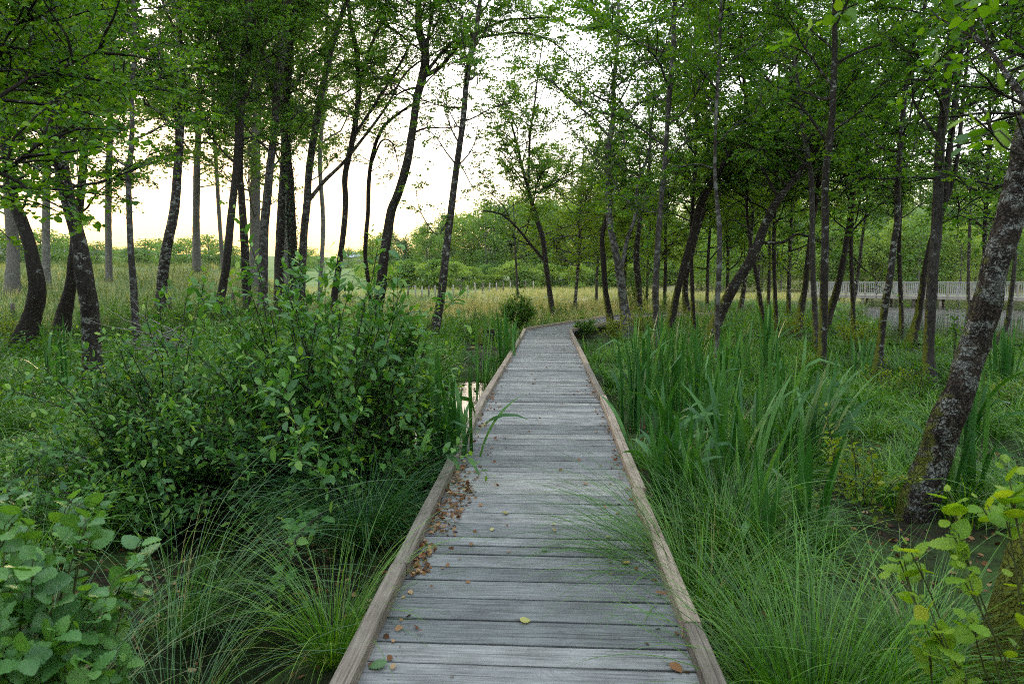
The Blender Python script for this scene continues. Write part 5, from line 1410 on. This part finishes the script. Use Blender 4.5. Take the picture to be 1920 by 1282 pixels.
for lab, px, py, mat, s in [
    ('pale yellow leaf lying mid-path, largest on the near planks', 985, 1162, 'yellow_leaf', .05), ('green leaf lying in the middle of the path', 1021, 1030, 'green_leaf', .045),
    ('ochre leaf lying under the overhanging sedge', 1173, 1053, 'ochre_leaf', .055), ('curled ochre leaf left of the path middle', 948, 960, 'ochre_leaf', .045),
    ('small pale leaf behind the green leaf, left of middle', 922, 991, 'yellow_leaf', .034), ('pale leaf on the right half of the path', 1140, 1005, 'yellow_leaf', .04),
    ('tiny pale leaf mid-path beyond the ochre ones', 1038, 981, 'yellow_leaf', .03), ('grey-green leaf on a brown one at the near left corner', 708, 1246, 'green_leaf', .07),
    ('brown curled leaf at the near right corner', 1268, 1250, 'dry_leaf', .06), ('brown leaf by the right beam, beyond the ochre one', 1197, 968, 'dry_leaf', .06),
    ('brown leaf on the far planks, right of middle', 1098, 905, 'dry_leaf', .045), ('brown leaf at mid-distance beside the left beam', 922, 745, 'dry_leaf', .07),
    ('brown leaf at mid-distance left of middle', 1000, 718, 'dry_leaf', .07), ('small green leaf on the far planks', 1038, 643, 'green_leaf', .06),
    ('brown leaf by the right beam at mid-distance', 1112, 735, 'dry_leaf', .07), ('brown leaf near the right beam, nearer than mid-distance', 1160, 840, 'dry_leaf', .055)]:
    lying(lab, px, py, mat, s)
def litter(n, xr, yr, size, onz=None, pile=0.0):
    x = rf.uniform(*xr, n); y = rf.uniform(*yr, n)
    u = np.abs((x-xr[0])/(xr[1]-xr[0])); v = (y-yr[0])/(yr[1]-yr[0])
    hgt = pile*np.clip(1-u*1.1, 0, 1)*np.sin(np.pi*v)**.6
    z = (zd(y) if onz is None else gz(x, y)) + .008 + hgt*rf.rand(n)
    a = rf.rand(n)*6.283
    L = size*rf.uniform(.6, 1.3, n)
    return np.stack([x, y, z], -1), np.stack([np.cos(a), np.sin(a), rf.normal(.05, .3, n)], -1), norm(rf.normal(0, .5, (n, 3))+np.array((0, 0, .9))), L
g = Geo()
for n, xr, yr, pile in [(210, (-.69, -.50), (4.0, 5.0), .03), (50, (-.69, -.57), (5.0, 5.5), .015), (80, (-.69, -.58), (3.42, 3.85), .02), (60, (-.69, -.45), (3.4, 5.3), .004), (70, (-.69, -.6), (2.6, 9), .004), (40, (-.68, -.3), (2.5, 8), .002), (60, (.69, .6), (2.6, 10), .006), (40, (.69, .45), (2.7, 9), .002), (60, (-.69, .69), (2.6, 15), .001), (40, (-.69, -.6), (8, 20), .01), (40, (.69, .6), (9, 20), .01)]:
    P, ax, nr, L = litter(n, xr, yr, .034, pile=pile)
    k = int(n*.45)
    leaves(g, P, ax, nr, L, L*.7, rf.rand(n), 'hex')
tag(obj('leaf_litter', g, M['dry_leaf']), 'drift of brown dead leaves gathered along the edge beams of the boardwalk', 'dead leaves', kind='stuff')
g = Geo()
P, ax, nr, L = litter(1500, (-3.4, -.85), (1.7, 8.5), .045, onz=1)
leaves(g, P, ax, nr, L, L*.7, rf.rand(len(P))**1.5, 'hex')
P, ax, nr, L = litter(1500, (.85, 5), (1.7, 9), .045, onz=1)
leaves(g, P, ax, nr, L, L*.7, rf.rand(len(P))**1.5, 'hex')
tag(obj('ground_litter', g, M['dry_leaf']), 'brown dead leaves scattered on the wet mud beside the boardwalk', 'dead leaves', kind='stuff')

# ------------------------------------------------------------------ footbridge over the lake
B0, B1 = np.array((23.6, 63.5)), np.array((41.0, 50.0))
bd = (B1-B0)/np.linalg.norm(B1-B0); bn = np.array((-bd[1], bd[0])); BL = np.linalg.norm(B1-B0)
if bn[1] < 0: bn = -bn
ZB = .16
fb = thing('footbridge', 'pale wooden footbridge with slatted railings crossing the lake', 'footbridge', (B0[0], B0[1], -.5))
rotb = np.array([[bd[0], bn[0], 0], [bd[1], bn[1], 0], [0, 0, 1]])
def bpos(s, o, z): 
    q = B0 + bd*s + bn*o
    return (q[0], q[1], z)
g = Geo(); box(g, bpos(BL/2, 0, ZB-.05), (BL/2, .9, .05), rotb); obj('deck', g, M['bridge_wood'], fb, smooth=False)
g = Geo()
for o in (-.93, .93): box(g, bpos(BL/2, o, ZB-.14), (BL/2, .028, .12), rotb)
obj('side_girder', g, M['bridge_wood'], fb, smooth=False)
for o in (-.86, .86):
    g = Geo(); box(g, bpos(BL/2, o, ZB+1.12), (BL/2, .07, .022), rotb); obj('handrail', g, M['bridge_rail'], fb, smooth=False)
    g = Geo()
    box(g, bpos(BL/2, o, ZB+1.02), (BL/2, .02, .03), rotb); box(g, bpos(BL/2, o, ZB+.13), (BL/2, .02, .03), rotb)
    for s in np.arange(.08, BL, .14): box(g, bpos(s, o, ZB+.57), (.016, .012, .41), rotb)
    obj('railing', g, M['bridge_rail'], fb, smooth=False)
    for s in np.arange(.3, BL, 1.5):
        g = Geo(); box(g, bpos(s + (.0 if o < 0 else .45), o*1.09, ZB+.5), (.06, .05, .62), rotb); obj('railing_post', g, M['pale_wood'], fb, smooth=False)
for s in np.arange(.8, BL, 1.9):
    for o in (-.7, .7):
        g = Geo(); b = bpos(s, o, 0); tube(g, [(b[0], b[1], -2), (b[0], b[1], -.5), (b[0], b[1], ZB-.1)], .11, 9, .04, seed=s); obj('pile', g, M['pale_wood' if int(s*10) % 3 else 'post_wood'], fb)

# ------------------------------------------------------------------ fences
fc = thing('wooden_fence', 'low fence of weathered posts crossing the straw meadow', 'fence', (at_depth(765, 556, 64)[0], 64, float(gz(-13, 64))))
FP = [(765, 66), (779, 66), (791, 67), (804, 68), (816, 69), (850, 72), (863, 74), (877, 76), (891, 79), (905, 81), (918, 84), (931, 86), (944, 89), (957, 92), (971, 95), (985, 98), (1000, 102)]
tops = []
for k, (px, D) in enumerate(FP):
    c = at_depth(px, 545, D); z0 = float(gz(c[0], c[1])); h = 1.25+rf.normal(0, .07)
    g = Geo(); tube(g, [(c[0], c[1], z0-.2), (c[0], c[1], z0+.6), (c[0]+rf.normal(0, .03), c[1], z0+h)], .08, 7, .06, seed=k); obj('post', g, M['pale_wood' if k % 3 else 'post_wood'], fc)
    tops.append((c[0], c[1], z0+h-.15))
g = Geo()
for dz in (0, -.4): tube(g, [(a, b, c+dz) for a, b, c in tops], .008, 4, cap=False)
obj('wire', g, M['post_wood'], fc)
for (px, py, h, w, lab) in [(319, 590, 34, 7, 'thin dark fence post right of the evenly tapering alder'), (377, 580, 26, 9, 'stout dark fence post left of the leaning swollen alder'), (25, 605, 36, 7, 'dark fence post beside the bowed alder at the left edge'), (437, 572, 24, 6, 'dark fence post behind the leaning swollen alder')]:
    t, c = ground_hit(px, py)
    g = Geo(); tube(g, [(c[0], c[1], c[2]-.3), (c[0], c[1], c[2]+h*t/F*.6), (c[0]+.02, c[1], c[2]+h*t/F)], w*t/F/2, 9, .08, seed=px)
    tag(obj('fence_post', g, M['post_wood'], origin=tuple(c)), lab, 'fence post', 'dark posts of the old fence on the left')

# ------------------------------------------------------------------ far trees, bushes, farm
def blob_tree(rs, H, cr, n_clump, per, fs, trunk=True, z0=.25, lean=.0, top=.55):
    """a far crown: many small leaf sprays gathered in uneven clumps round a limbed stem"""
    gl, gw = Geo(), Geo()
    pts = np.array([(0, 0, -.3), (rs.normal(0, .1), 0, H*.3), (lean*.5, rs.normal(0, .15), H*.62), (lean, 0, H*.93)])
    S = catmull(pts, H/14)
    if trunk: tube(gw, S, np.linspace(H*.018, H*.004, len(S)), 7, .1, seed=H)
    for c in range(n_clump):
        t = rs.rand()
        zz = H*(z0 + (1-z0)*t)
        rr = cr*math.sqrt(max(.02, 1-((t-.35)/.66)**2))*math.sqrt(rs.rand())*rs.uniform(.75, 1.15)
        a = rs.rand()*6.283
        ctr = np.array((math.cos(a)*rr+lean*t, math.sin(a)*rr, zz))
        if trunk and c % 3 == 0:
            k = min(len(S)-1, int(t*.8*len(S))); tube(gw, np.array([S[k], (S[k]+ctr)/2+np.array((0, 0, .05*H)), ctr]), [H*.005, H*.003, H*.001], 4, cap=False)
        q = rs.uniform(.5, 1.2)
        m = int(per*q)
        P = ctr + rs.normal(0, 1, (m, 3))*np.array((cr*.2, cr*.2, H*.045))*q
        ax = norm(rs.normal(0, 1, (m, 3)) + np.array((0, 0, -.2)) + norm(P-ctr)*.6)
        nr = norm(rs.normal(0, .6, (m, 3)) + np.array((0, 0, .7)))
        leaves(gl, P, ax, nr, fs*rs.uniform(.6, 1.3, m), fs*.75*rs.uniform(.7, 1.2, m), np.clip(rs.rand()*.5+rs.rand(m)*.5, 0, .99), 'quad')
    return gl, gw
def proto(name, label, cat, leaf, bark, **k):
    gl, gw = blob_tree(np.random.RandomState(abs(hash(label)) % 1000 if False else len(label)*13+int(k.get('H', 5)*7)), **k)
    r = thing(name, label, cat, (0, -25, -60))
    if gw.n: obj('trunk', gw, M[bark], r, origin=(0, 0, 0)).location = (0, 0, 0)
    obj('crown', gl, M[leaf], r, origin=(0, 0, 0)).location = (0, 0, 0)
    for c in r.children: c.parent = r
    return r
rt = np.random.RandomState(9)
used = set()
def put(pr, px, D, sc, label=None, group=None, wide=1.0, sink=0.0):
    c = at_depth(px, 522, D); z = float(gz(c[0], c[1])) - sink
    o = pr if pr.name not in used else dup(pr, (0, 0, 0))
    used.add(pr.name)
    o.location = (c[0], c[1], z); o.rotation_euler = (0, 0, rt.rand()*6.283)
    o.scale = (sc*wide, sc*wide, sc)
    if label: o['label'] = label
    if group: o['group'] = group
    return o
W1, W2, W3 = 'row of rounded bushes at the far meadow edge', 'trees of the wood behind the meadow', 'trees and bushes on the far bank behind the footbridge'
PB = [proto('far_bush', 'rounded pale green bush in the row along the far edge of the meadow', 'bush', 'far_pale', 'twig', H=4.0, cr=2.3, n_clump=46, per=85, fs=.30, trunk=False, z0=.03),
      proto('far_bush', 'rounded mid green bush in the row along the far edge of the meadow', 'bush', 'far_leaf', 'twig', H=4.2, cr=2.2, n_clump=50, per=85, fs=.30, trunk=False, z0=.03)]
PT = [proto('far_tree', 'tall pale green tree of the wood rising behind the meadow bushes', 'tree', 'far_pale', 'bark_pale', H=13.0, cr=3.0, n_clump=60, per=120, fs=.32, z0=.2),
      proto('far_tree', 'tall dark green tree of the wood rising behind the meadow bushes', 'tree', 'far_dark', 'bark_dark', H=13.5, cr=2.8, n_clump=64, per=120, fs=.32, z0=.12),
      proto('far_tree', 'tall mid green tree of the wood rising behind the meadow bushes', 'tree', 'far_leaf', 'bark_pale', H=12.5, cr=3.1, n_clump=60, per=120, fs=.32, z0=.25)]
for k, px in enumerate(np.arange(705, 1290, 25)):
    put(PB[k*2 % 3 % 2], px+rt.normal(0, 5), 106+rt.normal(0, 2.5), rt.uniform(.72, 1.12), group=W1, wide=rt.uniform(.9, 1.25))
for k, px in enumerate(np.arange(690, 1300, 22)):
    topy = np.interp(px, [690, 760, 850, 920, 1000, 1300], [462, 446, 420, 404, 396, 390])
    D = 122 + (k*7 % 5)*5
    c = at_depth(px, 522, D); z = float(gz(c[0], c[1])); H = 1.57 + (522-topy+rt.normal(0, 7))*D/F - z
    put(PT[(k*5+k//3) % 3], px+rt.normal(0, 5), D, max(.4, H/11.6), group=W2, wide=rt.uniform(1.0, 1.35))
# hazy trees beyond the left rise
PH = proto('far_tree', 'hazy tree beyond the grassy rise, seen low between the left trunks', 'tree', 'far_leaf', 'bark_pale', H=10.0, cr=4.0, n_clump=50, per=70, fs=.45, z0=.08)
for k, (px, D, topy) in enumerate([(185, 150, 452), (215, 165, 462), (246, 150, 462), (275, 150, 448), (300, 160, 447), (330, 145, 452), (352, 160, 447), (392, 150, 440), (415, 165, 450), (440, 150, 460), (462, 165, 468), (150, 150, 450), (120, 160, 440), (80, 150, 430), (40, 150, 430), (0, 150, 425), (578, 210, 462), (596, 240, 476), (655, 230, 465), (700, 170, 462), (725, 160, 468), (560, 190, 466)]):
    c = at_depth(px, 522, D); z = float(gz(c[0], c[1])); H = 1.57 + (522-topy)*D/F - z
    put(PH, px, D, max(.25, H/10.0), group='hazy trees on the skyline at the left', wide=1.7, sink=.3)
# far bank on the right
PR = [proto('far_tree', 'pale yellow-green willow tree on the far bank behind the footbridge', 'tree', 'far_pale', 'bark_pale', H=9.0, cr=3.0, n_clump=60, per=80, fs=.30, z0=.08),
      proto('far_tree', 'mid green tree on the far bank behind the footbridge', 'tree', 'far_leaf', 'bark_pale', H=9.5, cr=2.9, n_clump=60, per=80, fs=.30, z0=.10),
      proto('far_tree', 'dark green tree on the wooded slope above the far bank', 'tree', 'far_dark', 'bark_dark', H=10.0, cr=2.9, n_clump=60, per=80, fs=.32, z0=.1)]
for k, px in enumerate(np.arange(1310, 2010, 37)):
    put(PR[k*3 % 5 % 2], px+rt.normal(0, 8), 87+rt.normal(0, 2), rt.uniform(.65, 1.0), group=W3, wide=rt.uniform(1.0, 1.35))
for k, px in enumerate(np.arange(1300, 2020, 42)):
    put(PR[(k*7) % 3], px+rt.normal(0, 8), 99+rt.normal(0, 3), rt.uniform(.75, 1.05), group=W3, wide=rt.uniform(1.1, 1.5))
for k, px in enumerate(np.arange(1320, 2040, 42)):
    put(PR[(k*5) % 3], px+rt.normal(0, 8), 118+rt.normal(0, 4), rt.uniform(.7, 1.0), group=W3, wide=rt.uniform(1.2, 1.6))
for k, px in enumerate(np.arange(1330, 2040, 48)):
    put(PR[(k*5) % 3], px+rt.normal(0, 8), 140+rt.normal(0, 4), rt.uniform(.8, 1.0), group=W3, wide=rt.uniform(1.3, 1.7))
# farm building and cattle at the top of the far field
c = at_depth(672, 522, 300); z0 = float(gz(c[0], c[1])) - .3
bn_ = thing('barn', 'long low barn with a pale blue-grey roof beyond the far field', 'barn', (c[0], c[1], z0))
g = Geo(); box(g, (c[0], c[1], z0+1.6), (6.5, 4, 1.6)); obj('walls', g, M['pale_wood'], bn_, smooth=False)
g = Geo(); g.add(np.array([(-7, -4.6, 3.1), (7, -4.6, 3.1), (7, 0, 5.6), (-7, 0, 5.6), (-7, 4.6, 3.1), (7, 4.6, 3.1)])+np.array((c[0], c[1], z0)), np.array([(0, 1, 2, 3), (3, 2, 5, 4)])); obj('roof', g, plain_mat('slate_roof', (.30, .34, .40), (.42, .46, .52), 2), bn_, smooth=False)
g = Geo(); box(g, (c[0]-2, c[1]-4.02, z0+1.4), (1.4, .05, 1.4)); obj('door', g, M['post_wood'], bn_, smooth=False)
mcow = plain_mat('cow_hide', (.26, .10, .035), (.38, .17, .07), 3)
cow = None
for k, px in enumerate([596, 606, 616, 626, 655]):
    c = at_depth(px, 522, 250); z0 = float(gz(c[0], c[1]))
    if cow is None:
        cow = thing('cow', 'small reddish-brown cow standing at the top of the far green field', 'cow', (0, 0, 0), 'reddish-brown cattle in the far field')
        g = Geo()
        body = catmull(np.array([(-1.05, 0, 1.0, .25), (-.8, 0, 1.05, .42), (0, 0, 1.0, .46), (.7, 0, 1.05, .42), (1.05, 0, 1.2, .25), (1.35, 0, 1.15, .17), (1.65, 0, .95, .10)]), .15)
        tube(g, body[:, :3], body[:, 3], 10)
        for x in (-.8, .72):
            for yv in (-.22, .22): tube(g, [(x, yv, .95), (x+.03, yv, .5), (x, yv, 0)], [.16, .09, .07], 7)
        tube(g, [(-1.1, 0, 1.2), (-1.2, 0, .9), (-1.2, 0, .5)], [.04, .025, .04], 5)
        o = obj('body', g, mcow, cow, origin=(0, 0, 0)); o.location = (0, 0, 0); r = cow
    else:
        r = dup(cow, (0, 0, 0))
    r.location = (c[0], c[1], z0); r.rotation_euler = (0, 0, k*2.1)
